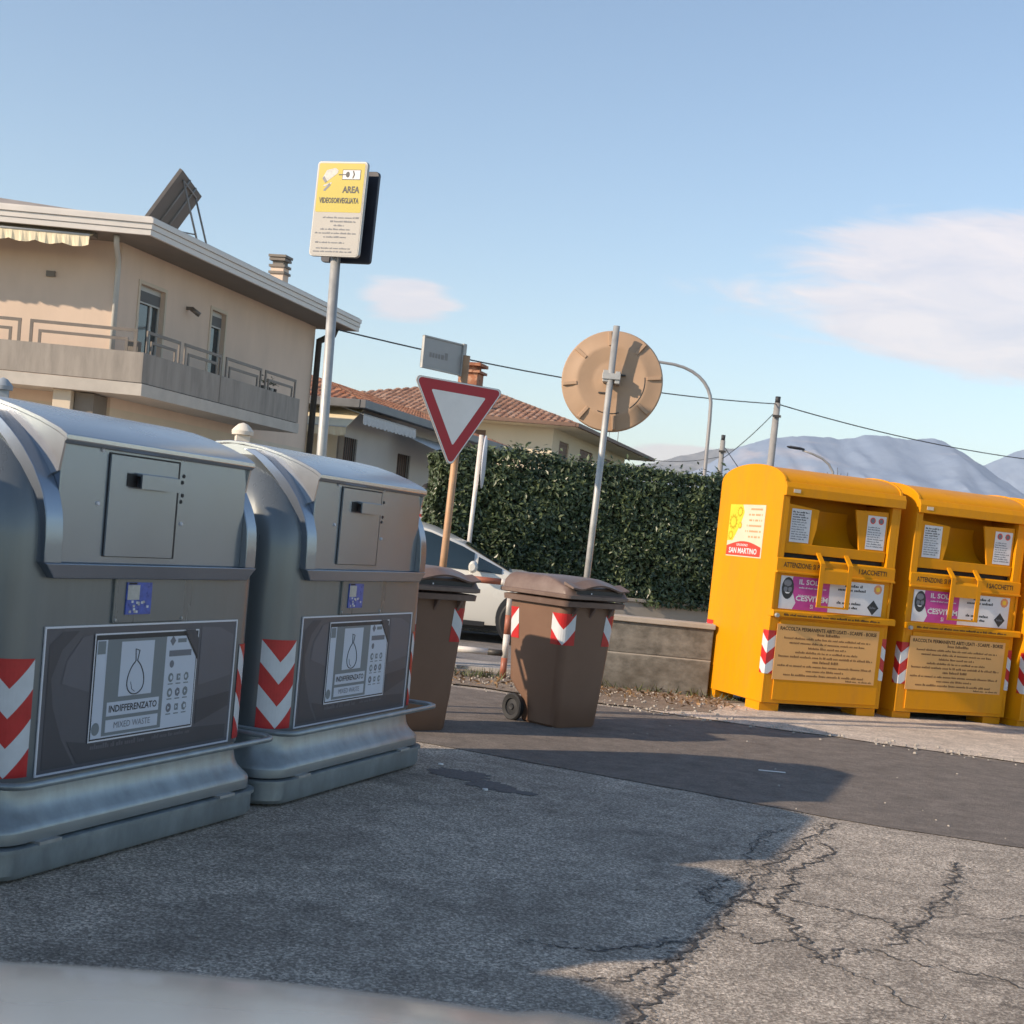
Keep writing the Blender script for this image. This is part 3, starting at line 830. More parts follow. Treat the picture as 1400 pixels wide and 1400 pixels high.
    b.mat('magenta').poly([(-0.41, yb - 0.0006, bz0), (xm, yb - 0.0006, bz0), (xm, yb - 0.0006, bz1), (-0.43, yb - 0.0006, bz1), (-0.44, yb - 0.0006, bz1 - 0.1), (-0.38, yb - 0.0006, bz0 + 0.06)])
    # monochrome picture of a smiling face, in flat patches
    cxf, czf = -0.475, bz0 + 0.185
    def ell(m, cx, cz, rx, rz, l, t0=0, t1=2 * PI, k=18):
        b.mat(m).poly([(cx + rx * math.cos(t0 + (t1 - t0) * j / k), yb - 0.0006 - 0.0005 * l, cz + rz * math.sin(t0 + (t1 - t0) * j / k)) for j in range(k)])
    ell('ink', cxf, czf, 0.062, 0.098, 1)
    ell('ink_soft', cxf - 0.004, czf + 0.045, 0.04, 0.03, 2)
    ell('ink_soft', cxf - 0.022, czf - 0.01, 0.02, 0.025, 2)
    ell('ink_soft', cxf + 0.024, czf - 0.01, 0.02, 0.025, 2)
    ell('paper', cxf, czf - 0.035, 0.026, 0.014, 3, PI, 2 * PI)
    ell('ink', cxf - 0.02, czf + 0.015, 0.009, 0.007, 3)
    ell('ink', cxf + 0.02, czf + 0.015, 0.009, 0.007, 3)
    ell('orange', 0.475, bz1 - 0.05, 0.045, 0.045, 1, k=9)
    ell('sunyel', 0.475, bz1 - 0.05, 0.022, 0.022, 2)
    b.mat('ink').poly([(0.44 + 0.062 * math.cos(a), yb - 0.0011, bz0 + 0.075 + 0.068 * math.sin(a)) for a in (0, PI / 2, PI, 3 * PI / 2)])
    b.mat('ink_soft'); words(b, 0.405, 0.475, bz0 + 0.065, 0.022, yb - 0.0018, random.Random(4))
    rnd = random.Random(11)
    b.mat('ink'); words(b, 0.12, 0.33, bz1 - 0.05, 0.026, yb - 0.0012, rnd); words(b, 0.05, 0.36, bz1 - 0.088, 0.026, yb - 0.0012, rnd)
    words(b, 0.05, 0.33, bz0 + 0.085, 0.026, yb - 0.0012, rnd); words(b, 0.12, 0.28, bz0 + 0.048, 0.022, yb - 0.0012, rnd)
    b.mat('paper'); words(b, -0.36, -0.07, bz1 - 0.1, 0.014, yb - 0.0014, rnd); words(b, -0.36, -0.07, bz0 + 0.128, 0.008, yb - 0.0014, rnd)
    ban = b.build('banner', root, recalc=False)
    text('banner_lettering', 'IL SOLE', 0.062, ban, 'paper', -0.245, bz1 - 0.045, yb - 0.0016, bold=0.025, width=0.24)
    text('banner_lettering', 'CESVITEM', 0.062, ban, 'paper', -0.215, bz0 + 0.1, yb - 0.0016, bold=0.03, width=0.335)
    text('banner_lettering', 'Si', 0.05, ban, 'paper', -0.21, bz0 + 0.035, yb - 0.0016, bold=0.02)
    b = MB()
    b.prism_x([(-0.05, 0.858), (-0.05, 0.905), (-0.035, 0.918), (0.05, 0.918), (0.05, 0.858)], -HW - 0.004, HW + 0.04)
    sh = b.build('shelf', root, 'yellow', False, 0.003)
    b = MB(); rnd = random.Random(21)
    words(b, -0.52, 0.5, 0.872, 0.02, -0.0515, rnd)
    b.build('shelf_lettering', sh, 'inkbrown', recalc=False)
    b = MB(); b.lathe([(0.0, -0.075), (0.018, -0.075), (0.02, -0.055), (0.02, -0.05)], 12, 'y', (-HW + 0.03, 0, 0.87))
    b.build('lock', root, 'pole', True)
    b = MB(); b.box(-HW + 0.025, HW - 0.025, 0.0, 0.05, Z0, 0.858)
    b.build('lower_front', root, 'yellow', False, 0.003)
    b = MB(); b.box(-HW + 0.1, HW - 0.05, -0.012, 0.0005, Z0 + 0.03, 0.835)
    dr = b.build('lower_door', root, 'yellow', False, 0.004)
    b = MB(); b.box(-0.55, 0.527, -0.017, -0.012, 0.3, 0.795)
    tb = b.build('text_board', dr, 'brownboard')
    text('board_lettering', 'RACCOLTA PERMANENTE ABITI USATI - SCARPE - BORSE', 0.045, tb, 'inkbrown', -0.01, 0.757, -0.0185, bold=0.02, width=1.02)
    rnd = random.Random(8)
    for k, (hw_, hh) in enumerate(((0.12, 0.026), (0.46, 0.02), (0.4, 0.02), (0.2, 0.02), (0.33, 0.02), (0.5, 0.021), (0.14, 0.024), (0.5, 0.02), (0.2, 0.02), (0.43, 0.021))):
        b = MB(); words(b, -0.01 - hw_, -0.01 + hw_, 0.708 - k * 0.041, hh, -0.0185, rnd); b.build('small_print', tb, 'faded', recalc=False)
    for xa, xb in ((0.22, 0.34), (0.36, 0.5)):
        b = MB(); words(b, xa, xb, 0.312, 0.017, -0.0185, rnd); b.build('small_print', tb, 'faded', recalc=False)
    # projecting pull frame
    b = MB()
    xa, xb = -0.19, 0.105
    for x in (xa, xb):
        b.box(x - 0.022, x + 0.022, -0.075, -0.063, 0.985, 1.36)
        b.prism_x([(-0.075, 1.36), (yh - 0.005, 1.455), (yh - 0.005, 1.438), (-0.063, 1.345)], x - 0.022, x + 0.022)
    b.box(xa + 0.022, xb - 0.022, -0.074, -0.064, 1.185, 1.3)
    b.prism_x([(-0.074, 1.3), (-0.05, 1.325), (-0.048, 1.318), (-0.064, 1.3)], xa + 0.022, xb - 0.022)
    b.box(xa - 0.022, xb + 0.022, -0.074, -0.06, 0.968, 0.985)
    b.build('pull_frame', root, 'yellow')
    # feet
    for x in (-HW + 0.11, HW - 0.11):
        for y in (0.16, D - 0.16):
            b = MB()
            b.box(x - 0.1, x + 0.1, y - 0.12, y + 0.12, 0.0, Z0 - 0.0005)
            b.build('foot', root, 'yellow')
    b = MB(); b.box(-HW + 0.05, HW - 0.05, 0.03, D - 0.05, Z0 - 0.006, Z0 + 0.02); b.build('floor_plate', root, 'iron')
    # striped corners at the front
    for s in (-1, 1):
        b = MB()
        def mp_(u, v, s=s):
            q = u * 0.085
            if q >= 0: return (s * (HW - q), -0.0035, 0.345 + v)
            return (s * (HW + 0.003), -q, 0.345 + v)
        chevron(b, mp_, 0.385, 0.07, 0.105, -0.03, 3)
        b.build('striped_corner', root, recalc=False)
    b = MB()
    def mq(u, v): return (-HW - 0.003, D - 0.06 + 0.06 * u, 0.345 + v)
    chevron(b, mq, 0.385, 0.07, 0.105, -0.03, 3)
    b.build('striped_corner', root, recalc=False)
    # sticker on the left side
    b = MB()
    y0, y1, z0, z1 = 0.27, 0.9, 1.35, 1.83     # y0 = towards the front
    xx = -HW - 0.002
    def pt(u, v, l=0): return (xx - 0.0006 * l, y1 + (y0 - y1) * u, z0 + (z1 - z0) * v)
    b.mat('cream').poly([pt(0, 0), pt(1, 0), pt(1, 1), pt(0, 1)])
    b.mat('sunyel').poly([pt(0, 0.3, 1), pt(0.15, 0.3, 1), pt(0.34, 0.62, 1), pt(0.42, 0.85, 1), pt(0.36, 1, 1), pt(0, 1, 1)])
    rnd = random.Random(2)
    for cu_, cv_, rr_ in ((0.13, 0.66, 0.13), (0.3, 0.86, 0.09), (0.09, 0.4, 0.08), (0.33, 0.6, 0.06)):
        pl_ = []
        for j in range(24):
            r_ = rr_ * (1.0 if j % 2 else 0.72)
            pl_.append(pt(max(0, cu_ + r_ * math.cos(j * PI / 12)), cv_ + r_ * 1.25 * math.sin(j * PI / 12), 2))
        b.mat('signyel').poly(pl_)
        b.mat('sunyel').poly([pt(max(0, cu_ + rr_ * .55 * math.cos(j * PI / 8)), cv_ + rr_ * .68 * math.sin(j * PI / 8), 3) for j in range(16)])
    b.mat('redprint').poly([pt(0, 0.02, 1), pt(0.97, 0.02, 1), pt(0.97, 0.2, 1)] + [pt(0.97 - 0.97 * j / 10, 0.2 + 0.1 * math.sin(PI * j / 10), 1) for j in range(1, 10)] + [pt(0, 0.2, 1)])
    stk = b.build('sticker', root, recalc=False)
    rot = Matrix.Rotation(R(-90), 4, 'Z') @ Matrix.Rotation(R(90), 4, 'X')
    def side_text(s, size, m, u, v, wd):
        p = pt(u, v, 4)
        return text('sticker_lettering', s, size, stk, m, p[0], p[2], p[1], rot=rot, width=wd, bold=0.02)
    side_text('UN DONO', 0.03, 'paper', 0.45, 0.225, 0.2)
    side_text('SAN MARTINO', 0.07, 'paper', 0.48, 0.11, 0.5)
    b = MB(); rnd = random.Random(31)
    for k in range(6):
        z = z0 + (z1 - z0) * (0.9 - 0.105 * k); x = 0
        ym = y0 + 0.05
        L = rnd.uniform(0.2, 0.27)
        yy = ym + L
        while yy > ym:
            b.poly([(xx - 0.0012, yy, z), (xx - 0.0012, yy - 0.012, z), (xx - 0.0012, yy - 0.012, z + 0.016), (xx - 0.0012, yy, z + 0.016)])
            yy -= 0.017 if rnd.random() < 0.8 else 0.035
    b.build('sticker_small_print', stk, 'orange', recalc=False)
    return root

CY = 1.1937
CE = Vector((math.sin(CY), math.cos(CY), 0))
C0 = Vector((2.124, 12.716, 0)) + CE * 0.765
clab = ['yellow clothes collection bank by the block wall, a sun sticker on its sunlit side',
        'yellow clothes collection bank in shade, second from the block wall',
        'yellow clothes collection bank farthest from the block wall, only a sliver showing']
bank = make_bank()
for i in range(3):
    o = bank if i == 0 else copy_tree(bank)
    o.location = C0 + CE * (0.0, 1.43, 2.755)[i] + Vector((math.cos(CY), -math.sin(CY), 0)) * (0.0, 0.0, 0.14)[i] + Vector((0, 0, -0.012 * i))
    o.rotation_euler = (0, 0, yaw_rot(CY + (0.0, 0.012, 0.004)[i]))
    tag(o, clab[i], 'clothes bank', 'yellow clothes banks in a row')

# ------------------------------------------------------------------ brown wheelie bins
def make_wheelie():
    root = thing('wheelie_bin', (0, 0, 0), 0, 'x', 'wheelie bin')
    b = MB(); b.smooth = True
    rings = []
    for z, hx, yf, yb_, r in ((0.0, 0.2, 0.055, 0.40, 0.05), (0.02, 0.222, 0.045, 0.42, 0.06), (0.19, 0.232, 0.033, 0.44, 0.06), (0.225, 0.236, 0.03, 0.49, 0.06), (0.3, 0.24, 0.027, 0.56, 0.06),
                              (0.6, 0.258, 0.012, 0.575, 0.06), (0.88, 0.275, 0.0, 0.59, 0.06), (0.9, 0.276, -0.002, 0.592, 0.06)):
        rings.append([(x, y, z) for x, y in rrect(hx, (yb_ - yf) / 2, r, 6, 0, (yb_ + yf) / 2)])
    b.loft(rings)
    body = b.build('body', root, 'brown', True)
    b = MB(); b.smooth = True
    b.loft([[(x, y, z) for x, y in rrect(hx, hy, 0.05, 6, 0, 0.29)] for z, hx, hy in ((0.875, 0.278, 0.302), (0.878, 0.312, 0.335), (0.915, 0.316, 0.34), (0.92, 0.3, 0.325))])
    b.build('rim', body, 'brown_l', True)
    for x in (-0.2, -0.02, 0.17):
        b = MB(); b.prism_x([(-0.045, 0.876), (0.004, 0.876), (0.006, 0.8)], x, x + 0.02); b.build('rim_rib', body, 'brown_l')
    # lid: flanged tray with raised dome and two hollow grips
    b = MB(); b.smooth = True
    b.loft([[(x, y, z) for x, y in rrect(hx, hy, r, 6, 0, cy)] for z, hx, hy, r, cy in
            ((0.93, 0.31, 0.345, 0.05, 0.295), (0.936, 0.325, 0.36, 0.05, 0.29), (0.96, 0.325, 0.36, 0.05, 0.29), (0.967, 0.315, 0.35, 0.05, 0.29), (1.015, 0.305, 0.335, 0.05, 0.305), (1.055, 0.285, 0.255, 0.04, 0.36), (1.074, 0.265, 0.2, 0.04, 0.39), (1.08, 0.23, 0.15, 0.04, 0.41))])
    lid = b.build('lid', root, 'brown_l', True)
    b = MB(); b.smooth = True
    # wavy grip shield on the front of the lid
    rings = []
    for i in range(21):
        x = -0.29 + 0.58 * i / 20
        z = 1.018 + 0.025 * math.exp(-(x / 0.13) ** 2) - 0.012 * math.exp(-((abs(x) - 0.2) / 0.06) ** 2)
        rings.append([(x, -0.075, z - 0.012), (x, -0.08, z), (x, 0.02, z + 0.035), (x, 0.02, z + 0.015)])
    b.loft(rings)
    b.build('lid_grip', lid, 'brown_l', True)
    b = MB(); b.box(-0.235, 0.235, -0.058, 0.0, 0.966, 1.0); b.build('grip_recess', lid, 'trim')
    b = MB(); b.lathe([(0.0, -0.076), (0.006, -0.075)], 8, 'y', (-0.1, 0, 0.98)); b.build('lid_stud', lid, 'paper')
    b = MB()
    for s in (-1, 1):
        b.box(s * 0.2 - 0.025, s * 0.2 + 0.025, 0.62, 0.7, 0.93, 0.965)
    b.tube([(-0.25, 0.7, 0.945), (0.25, 0.7, 0.945)], 0.016, 10)
    b.build('handle', root, 'brown_l')
    b = MB(); b.tube([(-0.27, 0.44, 0.1), (0.27, 0.44, 0.1)], 0.014, 8); b.build('axle', root, 'iron')
    for s in (-1, 1):
        b = MB(); b.smooth = True
        b.lathe([(0.062, s * 0.245), (0.09, s * 0.24), (0.1, s * 0.25), (0.1, s * 0.28), (0.09, s * 0.29), (0.062, s * 0.284), (0.062, s * 0.245)], 28, 'x', (0, 0.44, 0.1))
        wh = b.build('wheel', root, 'rubber', True)
        b = MB(); b.smooth = True
        b.lathe([(0.0, s * 0.282), (0.02, s * 0.286), (0.025, s * 0.276), (0.058, s * 0.272), (0.062, s * 0.28), (0.062, s * 0.25), (0.0, s * 0.25)], 24, 'x', (0, 0.44, 0.1))
        b.build('hub', wh, 'trim', True)
    # striped stickers round the corners
    def dz(z): return 0.012 + (0.6 - z) * 0.06 if z < 0.6 else 0.012 * (0.88 - z) / 0.28
    def hxz(z): return 0.258 + (z - 0.6) * 0.0607
    for sx_, back in ((-1, 0), (1, 0), (-1, 1)):
        b = MB()
        def mp_(u, v, sx_=sx_, back=back):
            z = 0.6 + v
            yf, hx, r_ = 0.012 * (0.88 - z) / 0.28, hxz(z), 0.06
            yb_ = 0.575 + (z - 0.6) * 0.0536
            q = u * 0.105
            arc_ = r_ * PI / 4
            if abs(q) <= arc_:
                a = PI / 4 - q / r_
                ox, oy = hx - r_ + (r_ + 0.002) * math.sin(a), r_ - (r_ + 0.002) * math.cos(a)
            elif q > 0:
                ox, oy = hx - r_ - (q - arc_), -0.002
            else:
                ox, oy = hx + 0.002, r_ + (-q - arc_)
            return (sx_ * ox, (yf + oy) if not back else (yb_ - oy), z)
        chevron(b, mp_, 0.225, 0.11, 0.112, 0.0, 6)
        b.build('striped_sticker', root, recalc=False)
    return root

wb = make_wheelie()
WE = Vector((0.728, 0.686, 0)); WN = Vector((-0.686, 0.728, 0))
W0 = Vector((0.36, 10.18, 0)) + WE * 0.235 - WN * 0.03
for i in range(2):
    o = wb if i == 0 else copy_tree(wb)
    o.location = W0 + (Vector((0, 0, 0)) if i == 0 else Vector((-1.06, -0.95, 0)))
    o.rotation_euler = (0, 0, R(43.3) + (0 if i == 0 else R(-2.5)))
    tag(o, ['brown plastic wheelie bin in full view with one sunlit side and a wheel showing', 'brown plastic wheelie bin in shade, half hidden by the last grey container'][i], 'wheelie bin', 'brown wheelie bins')
# ------------------------------------------------------------------ signs and poles
def leaning(name, base, top, r, m, parent, n=14):
    return MB().tube([base, top], r, n).build(name, parent, m)

# yellow notice on a tall pole
t = thing('notice_sign', (-1.40, 10.0, 0), 0, 'tall steel pole with a yellow and white notice above the grey containers', 'sign')
leaning('pole', (0, 0, 0), (-0.055, 0, 3.35), 0.034, 'pole', t)
sg = Matrix.Translation((-0.06, -0.07, 3.09)) @ Matrix.Rotation(R(1.0), 4, 'Y') @ Matrix.Rotation(R(-22), 4, 'Z')
HWs, Hs = 0.192, 0.635
b = MB(); b.M = sg
b.loft([[(x, y, z + Hs / 2) for x, z in rrect(HWs, Hs / 2, 0.025, 5)] for y in (0.0, 0.03)])
pn = b.build('sign_panel', t, 'pole', False, 0.003)
b = MB(); b.M = sg
def rp(m, x0, x1, z0, z1, y):
    b.mat(m).poly([(x0, y, z0), (x1, y, z0), (x1, y, z1), (x0, y, z1)])
b.mat('signwhite').poly([(x, -0.002, z + Hs / 2) for x, z in rrect(HWs - 0.008, Hs / 2 - 0.008, 0.018, 5)])
b.mat('signyel').poly([(x, -0.0028, z + 0.295 + 0.163) for x, z in rrect(HWs - 0.016, 0.163, 0.012, 4)])
def camera_icon():
    g = lambda x, z: (x, -0.0036, z)
    b.mat('screen').poly([g(-0.145, 0.52), g(-0.12, 0.49), g(-0.03, 0.555), g(-0.025, 0.575), g(-0.05, 0.59), g(-0.115, 0.575)])
    b.mat('ink_soft').poly([(-0.145 + 0.0, -0.0042, 0.52), (-0.12, -0.0042, 0.49), (-0.105, -0.0042, 0.50), (-0.13, -0.0042, 0.535)])
    b.mat('ink_soft').poly([g(-0.13, 0.44), g(-0.115, 0.435), g(-0.075, 0.475), g(-0.085, 0.49)])
    b.mat('screen').poly([g(-0.13, 0.465), g(-0.07, 0.485), g(-0.07, 0.495), g(-0.13, 0.475)])
camera_icon()
rp('ink', 0.008, 0.148, 0.513, 0.58, -0.0036); rp('paper', 0.012, 0.144, 0.517, 0.576, -0.0042)
rp('ink', -0.02, 0.04, 0.543, 0.549, -0.0048)
b.mat('ink').poly([(0.05 + 0.015 * math.cos(a * PI / 6), -0.0048, 0.547 + 0.02 * math.sin(a * PI / 6)) for a in range(12)])
b.mat('ink').poly([(0.085, -0.0048, 0.572), (0.095, -0.0048, 0.572), (0.105, -0.0048, 0.547), (0.095, -0.0048, 0.522), (0.085, -0.0048, 0.522), (0.094, -0.0048, 0.547)])
rnd = random.Random(6)
b.mat('ink_soft')
for k, (c_, hw_) in enumerate(((0.03, 0.14), (0.05, 0.1), (0.02, 0.04), (0.0, 0.12), (0.0, 0.16), (0.0, 0.09))):
    words(b, c_ - hw_, c_ + hw_, 0.255 - 0.026 * k, 0.012, -0.0036, rnd)
for z, x0, x1 in ((0.088, -0.15, 0.08), (0.05, -0.14, 0.13), (0.028, -0.16, 0.15)):
    words(b, x0, x1, z, 0.011, -0.0036, rnd)
fc = b.build('sign_face', pn, recalc=False)
rotS = Matrix.Rotation(R(90), 4, 'X')
for s_, z_, w_, sz, x_ in (('AREA', 0.445, 0.13, 0.06, 0.085), ('VIDEOSORVEGLIATA', 0.372, 0.305, 0.05, 0.0)):
    q = text('sign_lettering', s_, sz, fc, 'ink', x_, z_, -0.0042, bold=0.03, width=w_)
    q.data.transform(sg)
b = MB(); b.M = sg
b.loft([[(x + 0.02, y, z + Hs / 2 - 0.022) for x, z in rrect(HWs, Hs / 2 - 0.008, 0.025, 5)] for y in (0.13, 0.16)])
b.build('rear_panel', t, 'darkback', False, 0.003)
b = MB(); b.M = sg
for z in (0.1, 0.5):
    b.box(-0.05, 0.06, 0.03, 0.13, z, z + 0.04)
b.build('clamp', t, 'pole')

# give-way sign
t = thing('give_way_sign', (-0.573, 10.8, 0), 0, 'red and white triangular give way sign on a rusty pole behind the brown bins', 'sign')
leaning('pole', (-0.01, 0, 0), (0.035, 0, 2.62), 0.0275, 'rust', t)
tr_ = Matrix.Translation((0.0, -0.068, 2.205)) @ Matrix.Rotation(R(1.7), 4, 'Y') @ Matrix.Rotation(R(27), 4, 'Z')
def tri(sz, r, y):
    # rounded triangle pointing down; sz = inradius
    pts = []
    for a0 in (270, 30, 150):
        c = (2 * (sz - r) * math.cos(R(a0)), 2 * (sz - r) * math.sin(R(a0)))
        for k in range(7):
            a = R(a0 - 60 + 20 * k)
            pts.append((c[0] + r * math.cos(a), y, c[1] + r * math.sin(a)))
    return pts
b = MB(); b.M = tr_
b.loft([tri(0.211, 0.03, -0.006), tri(0.211, 0.03, 0.012)])
pl = b.build('sign_plate', t, 'signback', False, 0.002)
b = MB(); b.M = tr_
b.mat('yieldwhite').poly(tri(0.208, 0.03, -0.0075)); b.mat('yieldred').poly(tri(0.2, 0.026, -0.0085)); b.mat('yieldwhite').poly(tri(0.128, 0.008, -0.0095))
b.build('sign_face', pl, recalc=False)
# name plate seen from behind, at the top of the same pole
nm = Matrix.Translation((-0.135, -0.16, 2.585)) @ Matrix.Rotation(R(50), 4, 'Z')
b = MB(); b.M = nm
b.box(-0.20, 0.20, -0.006, 0.006, -0.104, 0.104)
np_ = b.build('name_plate', t, 'signback', False, 0.002)
b = MB(); b.M = nm
b.box(-0.208, 0.208, -0.012, 0.012, 0.104, 0.116); b.box(-0.208, 0.208, -0.012, 0.012, -0.116, -0.104); b.box(-0.208, -0.2, -0.012, 0.012, -0.104, 0.104); b.box(0.2, 0.235, -0.02, 0.02, -0.12, 0.12)
b.build('plate_frame', np_, 'pole', False, 0.002)
b = MB(); b.M = nm
rnd = random.Random(77); words(b, -0.14, 0.12, -0.03, 0.055, -0.0068, rnd)
b.build('faint_lettering', np_, 'polegrey', recalc=False)

# convex traffic mirror seen from behind
t = thing('traffic_mirror', (0.535, 11.3, 0), 0, 'round traffic mirror on a steel pole with its tan plastic back to us', 'traffic mirror')
leaning('pole', (-0.015, 0, 0), (0.033, 0, 3.02), 0.026, 'pole', t)
mm = Matrix.Translation((0.044, 0.1, 2.61)) @ Matrix.Scale(0.945, 4) @ Matrix.Rotation(R(-6), 4, 'Z') @ Matrix.Rotation(R(-3), 4, 'X')
b = MB(); b.M = mm; b.smooth = True
b.lathe([(0.415, 0.055), (0.42, 0.03), (0.41, 0.012), (0.33, 0.0), (0.30, -0.012), (0.27, -0.015), (0.267, -0.0138), (0.24, -0.017), (0.237, -0.0158), (0.21, -0.019), (0.207, -0.0178), (0.18, -0.021), (0.177, -0.0198), (0.14, -0.024), (0.06, -0.028), (0.0, -0.028)], 64, 'y')
dsh = b.build('mirror_back', t, 'mirror_b', True)
b = MB(); b.M = mm
for k in range(8):
    a = R(8 + 45 * k)
    rr_ = Matrix.Rotation(-a, 4, 'Y')
    b.M = mm @ rr_
    b.prism_x([(-0.022, 0.29), (-0.012, 0.405), (0.02, 0.41), (0.02, 0.28)], -0.014, 0.014)
b.build('back_rib', dsh, 'mirror_b', False, 0.003)
b = MB(); b.M = mm
b.mat('iron')
for a0, a1 in ((-52, 10), (-110, -72)):
    pr = [(0.272 * math.cos(R(a0 + (a1 - a0) * k / 14)), -0.013, 0.272 * math.sin(R(a0 + (a1 - a0) * k / 14))) for k in range(15)]
    b.tube(pr, 0.005, 6)
b.build('back_slot', dsh)
b = MB(); b.M = mm; b.smooth = True
b.lathe([(0.41, 0.055), (0.3, 0.08), (0.15, 0.097), (0.0, 0.102)], 64, 'y')
b.build('mirror_glass', t, 'mirror_f', True)
b = MB(); b.M = mm
b.mat('pole').box(-0.07, -0.012, -0.128, -0.026, -0.03, 0.065); b.box(0.03, 0.07, -0.128, -0.026, -0.04, 0.06); b.box(-0.075, 0.075, -0.14, -0.128, -0.01, 0.04)
b.build('bracket', t, bevel=0.003)
for x0, x1, y0, z0 in ((-0.1, -0.03, -0.034, -0.115), (0.071, 0.11, -0.05, 0.04)):
    b = MB(); b.M = mm; b.box(x0, x1, y0, -0.026, z0, z0 + 0.012); b.build('bolt', t, 'iron')

# white pole with a sign seen edge-on, by the hedge
t = thing('road_sign', (-0.695, 19.3, 0), 0, 'thin white pole with a sign seen edge on, between white car and hedge', 'sign')
leaning('pole', (-0.02, 0, 0), (0.03, 0, 2.62), 0.03, 'barwhite', t)
b = MB(); b.M = Matrix.Translation((0.075, 0.0, 2.27)) @ Matrix.Rotation(R(88), 4, 'Z')
b.lathe([(0.0, -0.03), (0.33, -0.03), (0.35, -0.024), (0.35, -0.01), (0.33, -0.008), (0.0, -0.008)], 32, 'y')
b.build('sign_disc', t, 'white', True)

# bollard barrier
t = thing('pedestrian_barrier', (-0.05, 13.4, 0), 0, 'low tubular barrier with worn red and white bands between the brown bins', 'barrier')
XL = -1.35
arcp = lambda cx, cz, r, a0, a1, k=8: [(cx + r * math.cos(R(a0 + (a1 - a0) * i / k)), 0, cz + r * math.sin(R(a0 + (a1 - a0) * i / k))) for i in range(k + 1)]
def seg(nm, pts, m):
    return MB().tube(pts, 0.03, 12).build(nm, t, m)
seg('post', [(0.0, 0, 0.0), (0.0, 0, 0.2)], 'barred')
seg('post', [(0.0, 0, 0.2), (0.0, 0, 0.42)], 'barwhite')
seg('post', [(0.0, 0, 0.42), (0.0, 0, 0.6)], 'barred')
seg('top_bend', [(0.0, 0, 0.6), (0.0, 0, 0.8)] + arcp(-0.1, 0.8, 0.1, 0, 90), 'barwhite')
seg('top_rail', [(-0.1, 0, 0.9), (-0.42, 0, 0.9)], 'barred')
seg('top_rail', [(-0.42, 0, 0.9), (-0.8, 0, 0.9)], 'barwhite')
seg('top_bend', [(-0.8, 0, 0.9)] + [(XL + (-0.8 - XL) * 0.3, 0, 0.9)] + arcp(XL + 0.1, 0.8, 0.1, 90, 180) + [(XL, 0, 0.6)], 'barred')
seg('post', [(XL, 0, 0.6), (XL, 0, 0.0)], 'barwhite')
seg('lower_rail', [(-0.03, 0, 0.24), (-0.16, 0, 0.24)], 'iron')
seg('lower_rail', [(-0.16, 0, 0.24), (-0.5, 0, 0.24)], 'barwhite')
seg('lower_rail', [(-0.5, 0, 0.24), (XL + 0.03, 0, 0.24)], 'barred')

# gate posts behind the containers
for (x, y, h, m, wd, lab) in ((-2.575, 13.0, 2.1, 'postw', 0.062, 'white post with a domed cap rising between the two grey containers'), (-4.745, 13.0, 2.29, 'postg', 0.055, 'blue grey post with a domed cap behind the nearer grey container')):
    t = thing('gate_post', (x, y, 0), 0.3, lab, 'post', 'capped gate posts')
    b = MB(); b.box(-wd, wd, -wd, wd, 0, h - 0.11); b.build('shaft', t, m, False, 0.006)
    b = MB(); b.smooth = True
    b.lathe([(wd * 1.55, h - 0.11), (wd * 1.6, h - 0.075), (wd * 1.2, h - 0.045), (wd * 0.7, h - 0.015), (0, h)], 20, 'z', cap=True); b.build('cap', t, m, True)

# utility poles, street lamps, wires
def upole(x, y, h, r, lab, lean=0.0):
    t = thing('utility_pole', (x, y, 0), 0, lab, 'utility pole', 'utility poles beyond the hedge')
    MB().tube([(0, 0, 0), (lean, 0, h)], r * 1.15, 12, True, r * 0.85).build('shaft', t, 'polegrey')
    MB().tube([(lean, 0, h), (lean, 0, h + 0.22)], r * 0.7, 8).build('insulator', t, 'cable')
    MB().box(lean - 0.14, lean + 0.14, -r - 0.06, -r, h - 0.5, h - 0.42).build('cable_clamp', t, 'iron')
    return t
upole(8.23, 50, 6.75, 0.13, 'taller grey utility pole carrying the overhead cable above the first yellow bank', 0.03)
upole(7.9, 60, 6.1, 0.12, 'shorter grey utility pole rising between the hedge and the first yellow bank', -0.05)
t = thing('street_lamp', (4.86, 40, 0), 0, 'curved grey street lamp whose arm disappears behind the round mirror', 'street lamp', 'street lamps beyond the hedge')
bz = [(0, 0, 0), (-0.03, 0, 3.4), (-0.05, 0, 5.0)] + [(-0.07 - 0.02 * k - 0.022 * k * k * 0.9, 0, 5.5 + 0.95 * math.sin(k * PI / 16)) for k in range(0, 9)] + [(-2.0, 0, 6.5), (-2.4, 0, 6.52)]
MB().tube(bz, 0.055, 10, True, 0.035).build('post', t, 'lamp')
b = MB(); b.smooth = True
b.loft([[(x, 0.1 * w_ * math.cos(a), 6.52 + 0.07 * w_ * math.sin(a)) for a in [2 * PI * k / 10 for k in range(10)]] for x, w_ in ((-2.35, 0.5), (-2.5, 1.0), (-2.8, 1.0), (-2.95, 0.4))]); b.build('lamp_head', t, 'lamp', True)
t = thing('street_lamp', (14.6, 70, 0), 0, 'small distant street lamp peeping over the roof of the first yellow bank', 'street lamp', 'street lamps beyond the hedge')
MB().tube([(0, 0, 0), (-0.02, 0, 5.9), (-0.25, 0, 6.25), (-0.6, 0, 6.5), (-1.1, 0, 6.68), (-1.6, 0, 6.8)], 0.07, 8, True, 0.045).build('post', t, 'lamp')
b = MB(); b.smooth = True
